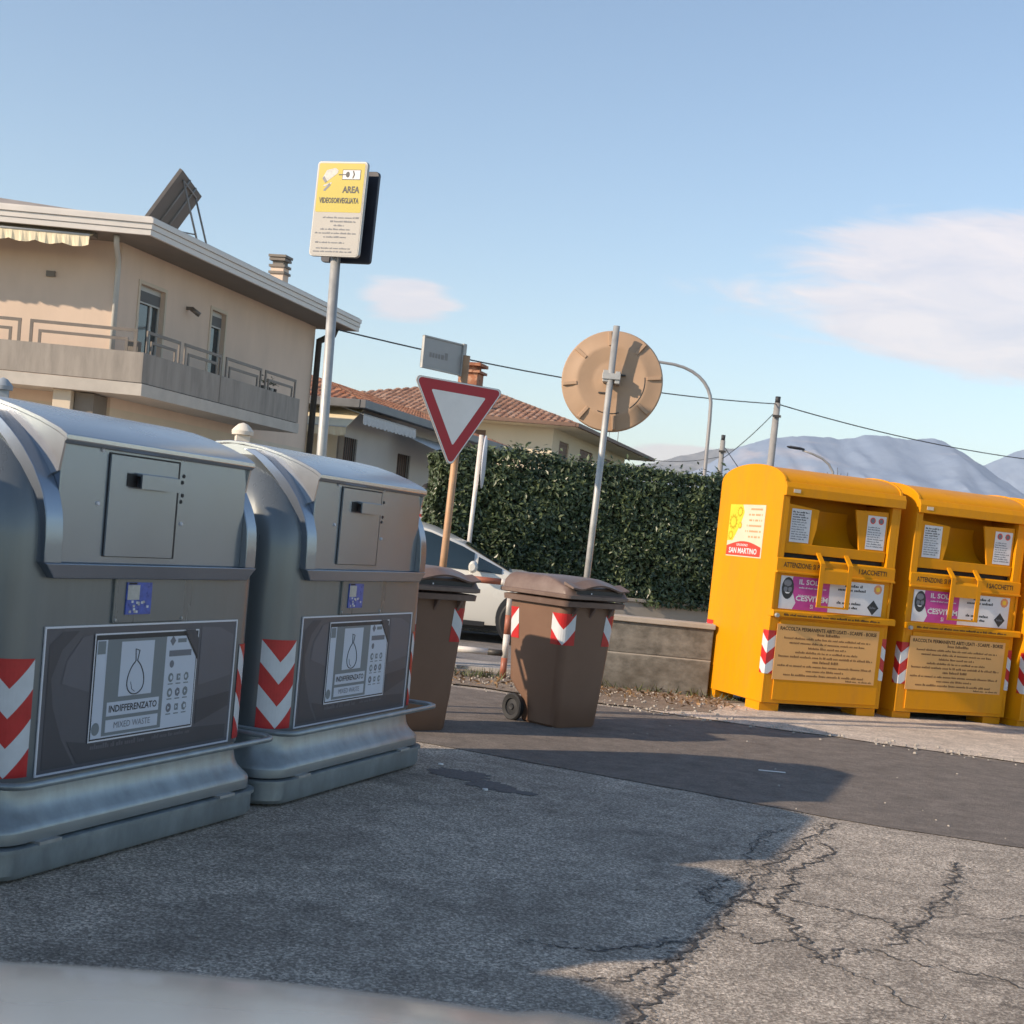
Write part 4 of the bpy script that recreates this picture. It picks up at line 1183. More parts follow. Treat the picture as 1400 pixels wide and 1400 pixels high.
b.loft([[(x, 0.14 * w_ * math.cos(a), 6.86 - (x + 1.6) * 0.06 + 0.07 * w_ * math.sin(a)) for a in [2 * PI * k / 10 for k in range(10)]] for x, w_ in ((-1.5, 0.5), (-1.7, 1.0), (-2.2, 1.0), (-2.35, 0.4))]); b.build('lamp_head', t, 'cable', True)
def cable(name, a, b_, sag, r, lab, k=24):
    a, b_ = Vector(a), Vector(b_)
    pts = [a.lerp(b_, i / k) - Vector((0, 0, 4 * sag * (i / k) * (1 - i / k))) for i in range(k + 1)]
    return tag(MB().tube(pts, r, 6).build(name, None, 'cable'), lab, 'cable', 'overhead cables')
cable('overhead_cable', (-4.75, 34.2, 5.72), (8.26, 50, 6.72), 0.28, 0.019, 'black overhead cable from the left house to the taller utility pole')
cable('overhead_cable', (8.26, 50, 6.72), (26.0, 64.4, 7.0), 0.42, 0.02, 'black overhead cable from the taller utility pole passing high over the yellow banks')
cable('stay_cable', (8.26, 50, 6.5), (7.9, 60, 5.35), 0.1, 0.016, 'thin stay cable sloping between the two utility poles')
cable('stay_cable', (7.88, 60, 5.9), (9.6, 60.5, 4.0), 0.0, 0.016, 'thin stay cable dropping steeply from the shorter utility pole')
cable('stay_cable', (5.0, 59, 4.95), (7.88, 60, 5.45), 0.12, 0.012, 'faint thin cable from the cream house roof to the shorter utility pole')

# ------------------------------------------------------------------ hedge and walls
def leafcloud(mb, n_, sampler, size, rnd):
    for _ in range(n_):
        p, nn = sampler(rnd)
        s = size * rnd.uniform(0.6, 1.25)
        d = Vector((rnd.gauss(0, 1), rnd.gauss(0, 1), rnd.gauss(0, 1))).normalized()
        nrm = (Vector(nn) * 0.9 + Vector((rnd.gauss(0, 1), rnd.gauss(0, 1), rnd.gauss(0, 1) + 0.4)) * 0.55).normalized()
        t_ = nrm.cross(d)
        if t_.length < 0.05: continue
        t_.normalize(); q = nrm.cross(t_)
        p = Vector(p)
        fold = nrm * s * 0.12
        a, c = p - t_ * s, p + t_ * s
        l, r_ = p + q * s * 0.42 + fold, p - q * s * 0.42 + fold
        i = [mb.av(x) for x in (a, l, c, r_)]
        mb.face((i[0], i[1], i[2])); mb.face((i[0], i[2], i[3]))

HA, HB = Vector((-1.15, 20.0, 0)), Vector((6.4, 22.4, 0))
hd_ = (HB - HA); HL = hd_.length; he = hd_.normalized(); hn = Vector((he.y, -he.x, 0))
HZ0, HZ1, HT = 0.56, 2.5, 0.9
hedge = thing('hedge', HA, math.atan2(he.y, he.x), 'tall clipped dark green hedge on a low wall across the street', 'hedge')
def bump_(s, z): return 0.13 * noise.noise(Vector((s * 0.9, z * 0.9, 1.3))) + 0.08 * noise.noise(Vector((s * 2.7, z * 2.7, 5.1)))
def topz(s): return HZ1 - 0.02 + 0.08 * noise.noise(Vector((s * 1.2, 0.2, 9.0))) + 0.05 * noise.noise(Vector((s * 4.1, 0.6, 2.0))) - 0.3 * max(0, 0.35 - s) ** 1.0
def samp(rnd):
    q = rnd.random()
    if q < 0.74:
        s, z = rnd.uniform(0, HL), rnd.uniform(HZ0 - 0.04, HZ1)
        z = min(z, topz(s))
        d = -bump_(s, z) + abs(rnd.gauss(0, 0.07)) - 0.03
        if rnd.random() < 0.06: d -= 0.06
        return (s, d, z), (0, -1, 0.25)
    if q < 0.9:
        s, y = rnd.uniform(0, HL), rnd.uniform(0, HT)
        return (s, y, topz(s) - abs(rnd.gauss(0, 0.06)) + (0.07 if rnd.random() < 0.08 else 0)), (0, -0.2, 1)
    y, z = rnd.uniform(0, HT), rnd.uniform(HZ0, HZ1)
    return (abs(rnd.gauss(0, 0.07)) - 0.05 + bump_(y, z), y, min(z, topz(0))), (-1, 0, 0.2)
b = MB(); rnd = random.Random(12)
leafcloud(b, 48000, samp, 0.047, rnd)
leafcloud(b, 420, lambda r: ((lambda s_: (s_, r.uniform(0, 0.5), topz(s_) + abs(r.gauss(0.03, 0.07))))(r.uniform(0, HL)), (0, -0.3, 0.6)), 0.05, rnd)
b.build('foliage', hedge, 'leaf', recalc=False)
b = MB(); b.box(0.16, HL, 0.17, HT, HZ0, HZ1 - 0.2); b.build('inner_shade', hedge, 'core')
b = MB(); rnd = random.Random(4)
for k in range(18):
    s = rnd.uniform(0.2, HL - 0.2)
    b.tube([(s, 0.3, 0.3), (s + rnd.uniform(-.1, .1), 0.3, 1.4), (s + rnd.uniform(-.2, .2), 0.2, 2.2)], 0.025, 6, True, 0.01)
b.build('stem', hedge, 'wood_d')
t = thing('hedge_wall', HA - hn * -0.0 + Vector((0, 0, 0)), math.atan2(he.y, he.x), 'low pale plastered wall under the hedge', 'wall')
b = MB(); b.box(-0.6, HL + 4, 0.02, 0.22, 0, 0.56); b.build('wall_body', t, 'hedgewall', False, 0.006)
b = MB(); b.box(-0.62, HL + 4.02, -0.01, 0.25, 0.562, 0.61); b.build('wall_cap', t, 'hedgewall', False, 0.006)

t = thing('block_wall', (0.42, 13.55, 0), 0.03, 'low stained concrete block wall beside the yellow banks', 'wall')
b = MB(); b.box(0, 1.47, 0.0, 0.2, 0, 0.335); b.box(0, 1.47, 0.004, 0.2, 0.349, 0.64); b.build('block_course', t, 'wallg', False, 0.008)
b = MB(); b.box(0.0, 1.47, 0.012, 0.2, 0.335, 0.349); b.build('mortar_joint', t, 'coping')
b = MB(); b.box(-0.02, 1.48, -0.025, 0.225, 0.641, 0.69); b.build('wall_cap', t, 'coping', False, 0.008)

# slat fence and the person behind it
t = thing('slat_fence', (-3.6, 21.0, 0), 0.12, 'grey horizontal slat fence glimpsed between the white car and the grey house', 'fence')
for x in (0.0, 1.2, 2.38):
    b = MB(); b.box(x - 0.03, x + 0.03, 0.0, 0.06, 0, 1.66); b.build('post', t, 'fasc_d', False, 0.004)
b = MB()
for k in range(11):
    b.box(-0.03, 2.41, -0.022, -0.001, 0.1 + k * 0.142, 0.2 + k * 0.142)
b.build('slat_panel', t, 'aw_w', False, 0.003)
def skin_mesh(name, verts, edges, radii, parent, m, root=0):
    me = bpy.data.meshes.new(name); me.from_pydata(verts, edges, [])
    o = bpy.data.objects.new(name, me); C.objects.link(o)
    md = o.modifiers.new('skin', 'SKIN'); md.use_smooth_shade = True
    for i, (v, r_) in enumerate(zip(me.skin_vertices[0].data, radii)):
        v.radius = r_ if hasattr(r_, '__len__') else (r_, r_); v.use_root = (i == root)
    o.modifiers.new('sub', 'SUBSURF').levels = 2
    o.modifiers['sub'].render_levels = 2
    dg = bpy.context.evaluated_depsgraph_get()
    m2 = bpy.data.meshes.new_from_object(o.evaluated_get(dg))
    bpy.data.objects.remove(o)
    m2.name = name; m2.materials.clear(); m2.materials.append(M[m])
    q = bpy.data.objects.new(name, m2); C.objects.link(q); q.parent = parent
    return q
t = thing('person', (-1.50, 22.0, 0.22), 0.1, 'dark haired person in a red jacket standing behind the slat fence', 'person')
V = [(0, 0, 0.93), (0, 0, 1.12), (0, 0, 1.34), (0, -0.01, 1.47), (0, -0.01, 1.54), (0, -0.015, 1.62), (0, -0.012, 1.7),
     (0.17, 0, 1.4), (0.23, -0.02, 1.14), (0.2, -0.16, 0.96), (0.17, -0.23, 0.93), (-0.17, 0, 1.4), (-0.23, -0.02, 1.14), (-0.2, -0.16, 0.96), (-0.17, -0.23, 0.93),
     (0.09, 0, 0.86), (0.1, 0.0, 0.48), (0.1, 0.02, 0.07), (0.1, -0.12, 0.04), (-0.09, 0, 0.86), (-0.1, 0, 0.48), (-0.1, 0.02, 0.07), (-0.1, -0.12, 0.04)]
Ed = [(0, 1), (1, 2), (2, 3), (3, 4), (4, 5), (5, 6), (2, 7), (7, 8), (8, 9), (9, 10), (2, 11), (11, 12), (12, 13), (13, 14), (0, 15), (15, 16), (16, 17), (17, 18), (0, 19), (19, 20), (20, 21), (21, 22)]
Rr = [0.13, 0.12, 0.13, 0.06, 0.055, 0.082, 0.07, 0.06, 0.045, 0.036, 0.03, 0.06, 0.045, 0.036, 0.03, 0.085, 0.06, 0.045, 0.035, 0.085, 0.06, 0.045, 0.035]
skin_mesh('body', V, Ed, Rr, t, 'skin')
jk = skin_mesh('jacket', [(0, 0, 0.88), (0, 0, 1.12), (0, 0, 1.34), (0, -0.005, 1.43), (0.17, 0, 1.4), (0.23, -0.02, 1.14), (0.2, -0.15, 0.97), (-0.17, 0, 1.4), (-0.23, -0.02, 1.14), (-0.2, -0.15, 0.97)],
          [(0, 1), (1, 2), (2, 3), (2, 4), (4, 5), (5, 6), (2, 7), (7, 8), (8, 9)], [0.16, 0.15, 0.155, 0.08, 0.08, 0.065, 0.055, 0.08, 0.065, 0.055], t, 'redjacket')
skin_mesh('trousers', [(0, 0, 0.92), (0.09, 0, 0.86), (0.1, 0, 0.48), (0.1, 0.02, 0.1), (-0.09, 0, 0.86), (-0.1, 0, 0.48), (-0.1, 0.02, 0.1)], [(0, 1), (1, 2), (2, 3), (0, 4), (4, 5), (5, 6)], [0.14, 0.1, 0.075, 0.065, 0.1, 0.075, 0.065], t, 'jeans')
b = MB(); b.smooth = True
rings = []
for k in range(7):
    a = k / 6 * PI * 0.62
    rr_, zz = 0.103 * math.sin(a) + 0.001, 1.655 + 0.125 * math.cos(a)
    rings.append([(rr_ * math.cos(x) * 0.95, 0.012 + rr_ * math.sin(x) * (1.08 if math.sin(x) > 0 else 0.86), zz + (0.03 if math.sin(x) < -0.5 and k > 3 else 0)) for x in [2 * PI * j / 16 for j in range(16)]])
b.loft(rings, cap=True); b.build('hair', t, 'hair', True)
b = MB(); b.smooth = True
for s in (-1, 1):
    b.mat('hair').lathe([(0.0, -0.1), (0.008, -0.099), (0.011, -0.09)], 8, 'y', (s * 0.03, 0, 1.635))
b.mat('skin').loft([[(-0.012, -0.09, 1.6), (0.012, -0.09, 1.6), (0, -0.115, 1.602)], [(-0.006, -0.09, 1.645), (0.006, -0.09, 1.645), (0, -0.096, 1.645)]])
b.mat('redprint').box(-0.022, 0.022, -0.097, -0.088, 1.571, 1.577)
b.build('face_features', t)
tag(MB().box(-3.4, -0.75, 21.35, 26.5, 0.0, 0.22).build('ground', None, 'wallC'), kind='structure')

# ------------------------------------------------------------------ the white car on the street
t = thing('parked_car', (-1.1, 18.35, 0), 0.0, 'white hatchback standing in the street before the hedge, partly behind the brown bins', 'car')
L0, L1 = -2.05, 1.95
ST = [  # x, sill z, belt z, top z, half width at belt, half width at top
    (-2.05, 0.45, 0.80, 0.86, 0.60, 0.50), (-2.0, 0.3, 0.86, 1.0, 0.74, 0.56), (-1.8, 0.26, 0.9, 1.28, 0.80, 0.58), (-1.5, 0.24, 0.9, 1.375, 0.82, 0.60),
    (-1.0, 0.22, 0.89, 1.42, 0.83, 0.61), (-0.4, 0.22, 0.875, 1.42, 0.83, 0.61), (0.0, 0.22, 0.87, 1.335, 0.83, 0.60), (0.4, 0.22, 0.865, 1.185, 0.825, 0.60), (0.7, 0.22, 0.86, 1.035, 0.82, 0.61),
    (1.0, 0.23, 0.855, 0.885, 0.81, 0.66), (1.15, 0.24, 0.83, 0.885, 0.80, 0.64), (1.5, 0.25, 0.76, 0.81, 0.77, 0.58), (1.75, 0.27, 0.69, 0.73, 0.70, 0.5), (1.92, 0.32, 0.6, 0.63, 0.58, 0.42), (1.97, 0.42, 0.55, 0.57, 0.5, 0.36)]
rings = []
for x, zs, zb, zt, hb, ht in ST:
    half = [(0.0, zs - 0.01), (hb * 0.7, zs - 0.01), (hb * 0.95, zs), (hb * 1.0, zs + (zb - zs) * 0.3), (hb * 1.01, zs + (zb - zs) * 0.65), (hb * 0.985, zb), (hb * 0.985 + (ht - hb * 0.985) * 0.5, zb + (zt - zb) * 0.55), (ht, zt - (zt - zb) * 0.06), (ht * 0.8, zt + 0.0), (ht * 0.4, zt + 0.025), (0.0, zt + 0.03)]
    rings.append([(x, -y, z) for y, z in half] + [(x, y, z) for y, z in half[-2:0:-1]])
b = MB(); b.smooth = True; b.loft(rings)
body = b.build('body', t, 'carpaint', True)
def interp(x):
    for a, c in zip(ST, ST[1:]):
        if a[0] <= x <= c[0]:
            f = (x - a[0]) / (c[0] - a[0]); return [a[i] + (c[i] - a[i]) * f for i in range(6)]
    return ST[0] if x < ST[0][0] else ST[-1]
def side_pt(x, f, s, out=0.014):
    _, zs, zb, zt, hb, ht = interp(x)
    h0 = hb * 0.985
    hm, hx = h0 + (ht - h0) * 0.5, ht
    g = f * 1.0
    h = h0 + (hm - h0) * g / 0.55 if g <= 0.55 else hm + (hx - hm) * (g - 0.55) / 0.39
    return (x, s * (h + out), zb + (zt - zb) * f)
for s in (-1, 1):
    for nm, x0, x1 in (('door_window', -0.28, 0.55), ('rear_window_pane', -1.2, -0.34), ('quarter_window', 0.6, 0.9)):
        b = MB(); b.smooth = True
        xs = sorted({x0, x1, *[q[0] for q in ST if x0 < q[0] < x1], *[x0 + (x1 - x0) * k / 10 for k in range(1, 10)]})
        fs = [0.03, 0.3, 0.55, 0.72, 0.88 if x1 < 0.6 else 0.8]
        rows = [[side_pt(x, f, s) for f in fs] for x in xs]
        b.loft(rows, cap=False, closed=False)
        b.build(nm, t, 'carglass')
b = MB()
ws = [(0.42, 0.96), (0.6, 0.985), (0.8, 0.99), (0.98, 0.96)]
rows = []
for x, k in ws:
    _, zs, zb, zt, hb, ht = interp(x)
    rows.append([(x + 0.004, y * ht * 0.9, zt + 0.036 - 0.028 * abs(y) ** 2) for y in (-1, -0.5, 0, 0.5, 1)])
for a, c in zip(rows, rows[1:]):
    for i in range(4): b.poly([a[i], a[i + 1], c[i + 1], c[i]])
b.build('windscreen', t, 'carglass')
b = MB()
rows = []
for x in (-1.98, -1.88, -1.76):
    _, zs, zb, zt, hb, ht = interp(x)
    rows.append([(x - 0.012, y * ht * 0.85, zt + 0.03) for y in (-1, 0, 1)])
for a, c in zip(rows, rows[1:]):
    for i in range(2): b.poly([a[i], a[i + 1], c[i + 1], c[i]])
b.build('rear_screen', t, 'carglass')
for s in (-1, 1):
    b = MB(); b.smooth = True
    b.loft([[(0.56 + 0.055 * h_ * math.cos(a) + dx, s * (0.85 + w_), 0.915 + 0.075 * h_ * math.sin(a)) for a in [2 * PI * k / 12 for k in range(12)]] for w_, h_, dx in ((0.0, 0.5, 0.02), (0.05, 0.95, 0.0), (0.13, 1.0, -0.01), (0.17, 0.6, -0.015))])
    b.build('wing_mirror', t, 'carpaint', True)
    b = MB(); b.poly([side_pt(-0.33, -0.0, s, 0.008), side_pt(-0.32, -0.0, s, 0.008), (-0.32, s * 0.84, 0.28), (-0.33, s * 0.84, 0.28)]); b.build('door_gap', t, 'trim')
    b = MB(); b.box(-0.28, -0.12, s * 0.842 - 0.012, s * 0.842 + 0.014, 0.77, 0.8); b.build('door_handle', t, 'carpaint', False, 0.006)
    b = MB(); b.box(-1.0, 0.75, s * 0.835 - 0.02, s * 0.835 + 0.015, 0.205, 0.265); b.build('sill_trim', t, 'trim', False, 0.006)
    b = MB(); b.smooth = True
    b.loft([[(x, s * (0.5 + 0.2 * q), z) for x, z in ((1.55, 0.6), (1.83, 0.56), (1.85, 0.66), (1.6, 0.72))] for q in (0.0, 1.0)]); b.build('headlight', t, 'lens', True)
    b = MB(); b.box(-2.06, -1.94, s * 0.62 - 0.1, s * 0.62 + 0.1, 0.68, 0.86); b.build('tail_light', t, 'redprint', False, 0.01)
    for x in (1.22, -1.32):
        b = MB()
        b.lathe([(0.0, s * 0.70), (0.345, s * 0.70), (0.345, s * 0.832), (0.3, s * 0.834), (0.0, s * 0.834)], 36, 'y', (x, 0, 0.33))
        b.build('wheel_arch', t, 'trim')
        b = MB(); b.smooth = True
        b.lathe([(0.19, s * 0.85), (0.28, s * 0.865), (0.3, s * 0.845), (0.3, s * 0.70), (0.19, s * 0.7)], 36, 'y', (x, 0, 0.3))
        wl = b.build('wheel', t, 'rubber', True)
        b = MB()
        b.lathe([(0.0, s * 0.853), (0.05, s * 0.858), (0.06, s * 0.848), (0.15, s * 0.846), (0.19, s * 0.856), (0.2, s * 0.848), (0.2, s * 0.83)], 24, 'y', (x, 0, 0.3))
        b.build('rim', wl, 'rim', True)
b = MB(); b.box(1.86, 1.985, -0.35, 0.35, 0.36, 0.5); b.build('grille', t, 'trim', False, 0.01)
b = MB(); b.box(-1.9, 1.8, -0.7, 0.7, 0.16, 0.25); b.build('underbody', t, 'trim')
# ------------------------------------------------------------------ houses
def awning(parent, x0, x1, zt, zb, yb_, yf, m, drop=0.2, nsc=10, Mx=None):
    b = MB(); b.M = Mx
    b.loft([[(x0, yb_, zt), (x0, yf, zb), (x0, yf, zb - 0.015), (x0, yb_, zt - 0.015)], [(x1, yb_, zt), (x1, yf, zb), (x1, yf, zb - 0.015), (x1, yb_, zt - 0.015)]])
    o = b.build('awning', parent, m)
    b = MB(); b.M = Mx
    k = nsc * 8
    top = []; bot = []
    for i in range(k + 1):
        x = x0 + (x1 - x0) * i / k
        wv = yf - 0.01 + 0.018 * math.sin(i * 1.9)
        top.append((x, yf - 0.004, zb)); bot.append((x, wv, zb - drop - 0.045 * abs(math.sin(PI * i / 8))))
    for i in range(k): b.poly([top[i], top[i + 1], bot[i + 1], bot[i]])
    b.build('valance', o, m)
    b = MB(); b.M = Mx; b.tube([(x0, yf, zb), (x1, yf, zb)], 0.022, 8); b.build('front_bar', o, 'frame')
    return o

HY = 0.2416
hA = thing('house', (-7.787, 26.8, 0), yaw_rot(HY), 'two storey ochre house with a concrete balcony and a tilted solar panel on its roof', 'house')
# left face frame, in the house's own coordinates
ang = (PI / 2 - R(92)) - yaw_rot(HY)
ML = Matrix.Rotation(ang, 4, 'Z')          # x along the left face (to the right = +), corner at 0
LW, LL, DD = 9.37, 12.0, 9.0
def Lp(x, y): v = ML @ Vector((x, y, 0)); return (v.x, v.y)
ops = [(0.75, 1.72, 3.38, 5.36), (3.76, 4.42, 4.05, 5.40), (3.2, 8.9, 0.3, 2.72)]
b = MB(); b.mat('wallA'); wall(b, 0, LW, 2.95, 6.0, ops[:2], 0, 0.24)
b.mat('wallLow'); wall(b, 0, LW, 0, 2.95, ops[2:], 0, 1.5)
b.mat('wallA').poly([(LW, 0, 2.95), (LW, DD, 2.95), (LW, DD, 6.0), (LW, 0, 6.0)]); b.mat('wallLow').poly([(LW, 0, 0), (LW, DD, 0), (LW, DD, 2.95), (LW, 0, 2.95)])
b.M = ML
b.mat('wallA'); wall(b, -LL, 0, 2.95, 6.0, [], 0, 0.2)
b.mat('wallLow'); wall(b, -LL, 0, 0, 2.95, [(-2.6, -1.75, 1.5, 2.78)], 0, 0.2)
b.M = None
b.build('wall', hA, recalc=False)
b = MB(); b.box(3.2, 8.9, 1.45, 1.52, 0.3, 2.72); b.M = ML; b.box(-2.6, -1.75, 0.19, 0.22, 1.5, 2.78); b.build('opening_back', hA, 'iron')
b = MB(); b.box(5.9, 6.2, 0.0, 0.3, 0.0, 2.72); b.build('pillar', hA, 'wallLow')
b = MB(); b.M = ML; b.box(-0.75, -0.42, -0.9, -0.6, 0, 3.14); b.build('pillar', hA, 'wallLow', False, 0.01)
b = MB(); b.M = ML; b.box(-0.4, -0.06, -0.75, 0.0, 2.66, 3.12); b.build('corbel', hA, 'soffit')
# windows
for a, c, d, e in ops[:2]:
    b = MB(); fw_ = 0.06
    b.box(a, a + fw_, 0.09, 0.15, d, e); b.box(c - fw_, c, 0.09, 0.15, d, e); b.box(a + fw_, c - fw_, 0.09, 0.15, e - 0.1, e); b.box(a + fw_, c - fw_, 0.09, 0.15, d, d + fw_)
    if c - a > 0.8: b.box((a + c) / 2 + 0.1, (a + c) / 2 + 0.16, 0.085, 0.15, d + fw_, e - 0.1)
    f = b.build('window', hA, 'frame', False, 0.004)
    b = MB(); b.box(a + 0.05, c - 0.05, 0.115, 0.125, d + 0.05, e - 0.08); b.build('pane', f, 'glass')
    b = MB(); b.box(a + fw_, c - fw_, 0.06, 0.1, e - 0.3, e - 0.1); b.build('blind', f, 'blind')
    b = MB(); b.box(a + fw_, c - fw_, 0.06, 0.1, e - 0.33, e - 0.302); b.build('blind_bar', f, 'frame')
    b = MB()
    b.box(a - 0.07, a - 0.002, -0.018, 0.02, d, e + 0.07); b.box(c + 0.002, c + 0.07, -0.018, 0.02, d, e + 0.07); b.box(a - 0.002, c + 0.002, -0.018, 0.02, e + 0.002, e + 0.07)
    b.build('surround', f, 'wallLow')
    b = MB(); b.box(a - 0.08, c + 0.08, -0.07, 0.1, d - 0.06, d - 0.002); b.build('sill', f, 'slab')
# balcony round the corner
BO = 1.1
def corner(off):   # meeting point of the two faces pushed outwards by off
    u = ML @ Vector((0, -1, 0))
    # right face: y = -off ; left face: p.u = off
    y = -off
    x = (off - u.y * y) / u.x if abs(u.x) > 1e-6 else 0
    return Vector((x, y, 0))
def ring_strip(b, o0, o1, z0, z1, x1, ll):
    c0, c1 = corner(o0), corner(o1)
    A = [ML @ Vector((-ll, -o0, 0)), c0, Vector((x1, -o0, 0))]
    B = [ML @ Vector((-ll, -o1, 0)), c1, Vector((x1, -o1, 0))]
    b.loft([[(p.x, p.y, z0), (p.x, p.y, z1), (q.x, q.y, z1), (q.x, q.y, z0)] for p, q in zip(A, B)])
BX = 6.25
b = MB(); ring_strip(b, BO, 0.001, 3.14, 3.355, BX, LL); b.build('balcony_slab', hA, 'slab')
b = MB(); ring_strip(b, BO - 0.02, BO - 0.14, 3.37, 3.9, BX - 0.02, LL)
b.box(BX - 0.14, BX - 0.02, -BO + 0.14, -0.002, 3.37, 3.9); pa = b.build('balcony_parapet', hA, 'concrete')
b = MB(); b.box(2.2, 2.225, -BO + 0.012, -BO + 0.03, 3.36, 3.91); b.build('joint', pa, 'soffit')
cB = corner(BO - 0.08)
def railing(x0, x1, Mx=None):
    b = MB(); b.M = Mx
    y0, y1 = -BO + 0.06, -BO + 0.085
    def u_(xa, xb, zt, t_):
        b.box(xa, xa + t_, y0, y1, 3.895, zt); b.box(xb - t_, xb, y0, y1, 3.895, zt); b.box(xa, xb, y0 - 0.002, y1 + 0.002, zt, zt + t_)
    u_(x0, x1, 4.25, 0.055); u_(x0 + 0.16, x1 - 0.16, 4.09, 0.05)
    return b.build('balcony_railing', hA, 'rail')
for x0, x1 in ((cB.x + 0.12, 0.55), (0.72, 2.28), (2.5, 4.2), (4.4, 6.05)): railing(x0, x1)
cL = (ML.inverted() @ cB).x
for x0, x1 in ((-1.2, cL - 0.1), (-4.0, -1.36), (-7.2, -4.2), (-10.4, -7.4)): railing(x0, x1, ML)
b = MB(); b.box(cL - 0.35, cL - 0.15, -BO + 0.3, -BO + 0.5, 3.9, 4.12); b.v = [ML @ Vector(p) for p in b.v]; b.build('planter', hA, 'soffit')
rnd = random.Random(14)
for k in range(5):
    x = 4.95 + 0.17 * k
    b = MB(); b.smooth = True
    b.lathe([(0.035, 3.9), (0.05, 4.0), (0.045, 4.03), (0.0, 4.03)], 10, 'z', (x, -0.72, 0)); b.build('flower_pot', hA, 'frame' if k % 2 else 'iron', True)
    b = MB(); leafcloud(b, 26, lambda r, x=x: ((x + r.gauss(0, .05), -0.72 + r.gauss(0, .04), 4.1 + abs(r.gauss(0, .06))), (0, 0, 1)), 0.035, rnd); b.build('pot_plant', hA, 'leaf', recalc=False)
# eaves
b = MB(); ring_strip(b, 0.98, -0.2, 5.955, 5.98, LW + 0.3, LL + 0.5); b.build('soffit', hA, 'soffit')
b = MB()
for o0, z0, z1 in ((1.0, 5.95, 6.05), (1.02, 6.053, 6.15), (1.05, 6.153, 6.24), (1.0, 6.243, 6.275)):
    ring_strip(b, o0, 0.95 - 0.001 * z0, z0, z1, LW + 0.32, LL + 0.52)
    cx = LW + 0.32
    b.box(cx, cx + 0.03, -o0, 3.0, z0, z1)
b.build('fascia', hA, 'fascia', False, 0.004)
b = MB()
cR = corner(0.97)
A = [ML @ Vector((-LL - 0.5, -0.97, 0)), cR, Vector((LW + 0.32, -0.97, 0)), Vector((LW + 0.32, DD, 0))]
top = [ML @ Vector((-LL + 3, 4, 0)), Vector((-1.2, 5.2, 0)), Vector((LW - 4, 4, 0)), Vector((LW - 4, DD, 0))]
for i in range(3):
    b.poly([(A[i].x, A[i].y, 6.2), (A[i + 1].x, A[i + 1].y, 6.2), (top[i + 1].x, top[i + 1].y, 6.72), (top[i].x, top[i].y, 6.72)])
b.poly([(p.x, p.y, 6.72) for p in top])
rf = b.build('roof', hA, 'roofdark')
b = MB(); b.box(9.4, 9.74, 1.0, 1.34, 6.2, 7.4); ch = b.build('chimney', rf, 'wallA')
b = MB()
for z in (7.2, 7.36, 7.52): b.box(9.36, 9.78, 0.96, 1.38, z, z + 0.06)
b.box(9.43, 9.71, 1.03, 1.31, 7.4, 7.6); b.box(9.34, 9.8, 0.94, 1.4, 7.6, 7.66); b.build('chimney_cap', ch, 'soffit')
# solar panel: frame tilted to the left, seen from behind
iM = Matrix.Rotation(-yaw_rot(HY), 4, 'Z') @ Matrix.Translation((7.787, -26.8, 0))
PA, PB, PD = Vector((-7.68, 30.0, 8.11)), Vector((-7.80, 32.3, 8.10)), Vector((-8.28, 29.7, 6.96)); PC = PB + (PD - PA)
PA, PB, PC, PD = [iM @ p for p in (PA, PB, PC, PD)]
nrm = (PB - PA).cross(PD - PA).normalized()
if nrm.z < 0: nrm = -nrm
b = MB(); b.loft([[PA, PB, PC, PD], [p - nrm * 0.07 for p in (PA, PB, PC, PD)]]); sp = b.build('solar_panel', rf, 'solar')
b = MB(); ins = lambda p: p + nrm * 0.004 + ((PA + PC) / 2 - p) * 0.04
b.poly([ins(p) for p in (PA, PB, PC, PD)]); b.build('solar_glass', sp, 'solarglass')
b = MB()
for f_ in (0.18, 0.82):
    tp = PA.lerp(PB, f_) + (PD - PA) * 0.1 - nrm * 0.08
    ft = Vector((tp.x + 0.5, tp.y - 0.25, 6.6)); bt = PD.lerp(PC, f_) - nrm * 0.08
    b.tube([tp, ft], 0.022, 6); b.tube([bt, (bt.x, bt.y, 6.55)], 0.022, 6); b.tube([bt, ft.lerp(tp, 0.25)], 0.016, 6)
b.tube([PA.lerp(PB, 0.18) + (PD - PA) * 0.1 - nrm * 0.09, PA.lerp(PB, 0.82) + (PD - PA) * 0.1 - nrm * 0.09 ], 0.02, 6)
for f_ in (0.35, 0.65):
    b.tube([PA.lerp(PB, f_) - nrm * 0.085, PD.lerp(PC, f_) - nrm * 0.085], 0.025, 6)
b.build('solar_stand', rf, 'polegrey')
# downpipes, rolled awning, lamp, vent
b = MB(); b.M = ML
b.tube([(0.12, -0.72, 5.95), (0.1, -0.66, 5.82), (-0.02, -0.12, 5.6), (-0.03, -0.07, 5.45), (-0.03, -0.07, 3.4)], 0.05, 10); b.build('downpipe', hA, 'frame')
b = MB(); b.tube([(LW + 0.06, -0.5, 5.95), (LW + 0.06, -0.45, 5.8), (LW + 0.05, -0.1, 5.62), (LW + 0.05, -0.08, 0.2)], 0.085, 10); b.build('downpipe', hA, 'iron')
awning(hA, -4.6, -0.28, 5.93, 5.86, -0.75, -0.98, 'aw_c', 0.17, 9, ML)
b = MB(); b.M = ML; b.box(-4.62, -0.26, -0.8, -0.6, 5.87, 5.952); b.build('awning_case', hA, 'soffit')
b = MB(); b.box(2.62, 2.68, -0.12, 0.0, 5.2, 5.26); b.tube([(2.65, -0.1, 5.23), (2.72, -0.26, 5.12)], 0.05, 8); b.build('wall_lamp', hA, 'rail')
b = MB(); b.M = ML; b.box(-1.36, -1.2, -0.05, 0.02, 5.22, 5.32); b.build('vent', hA, 'soffit')

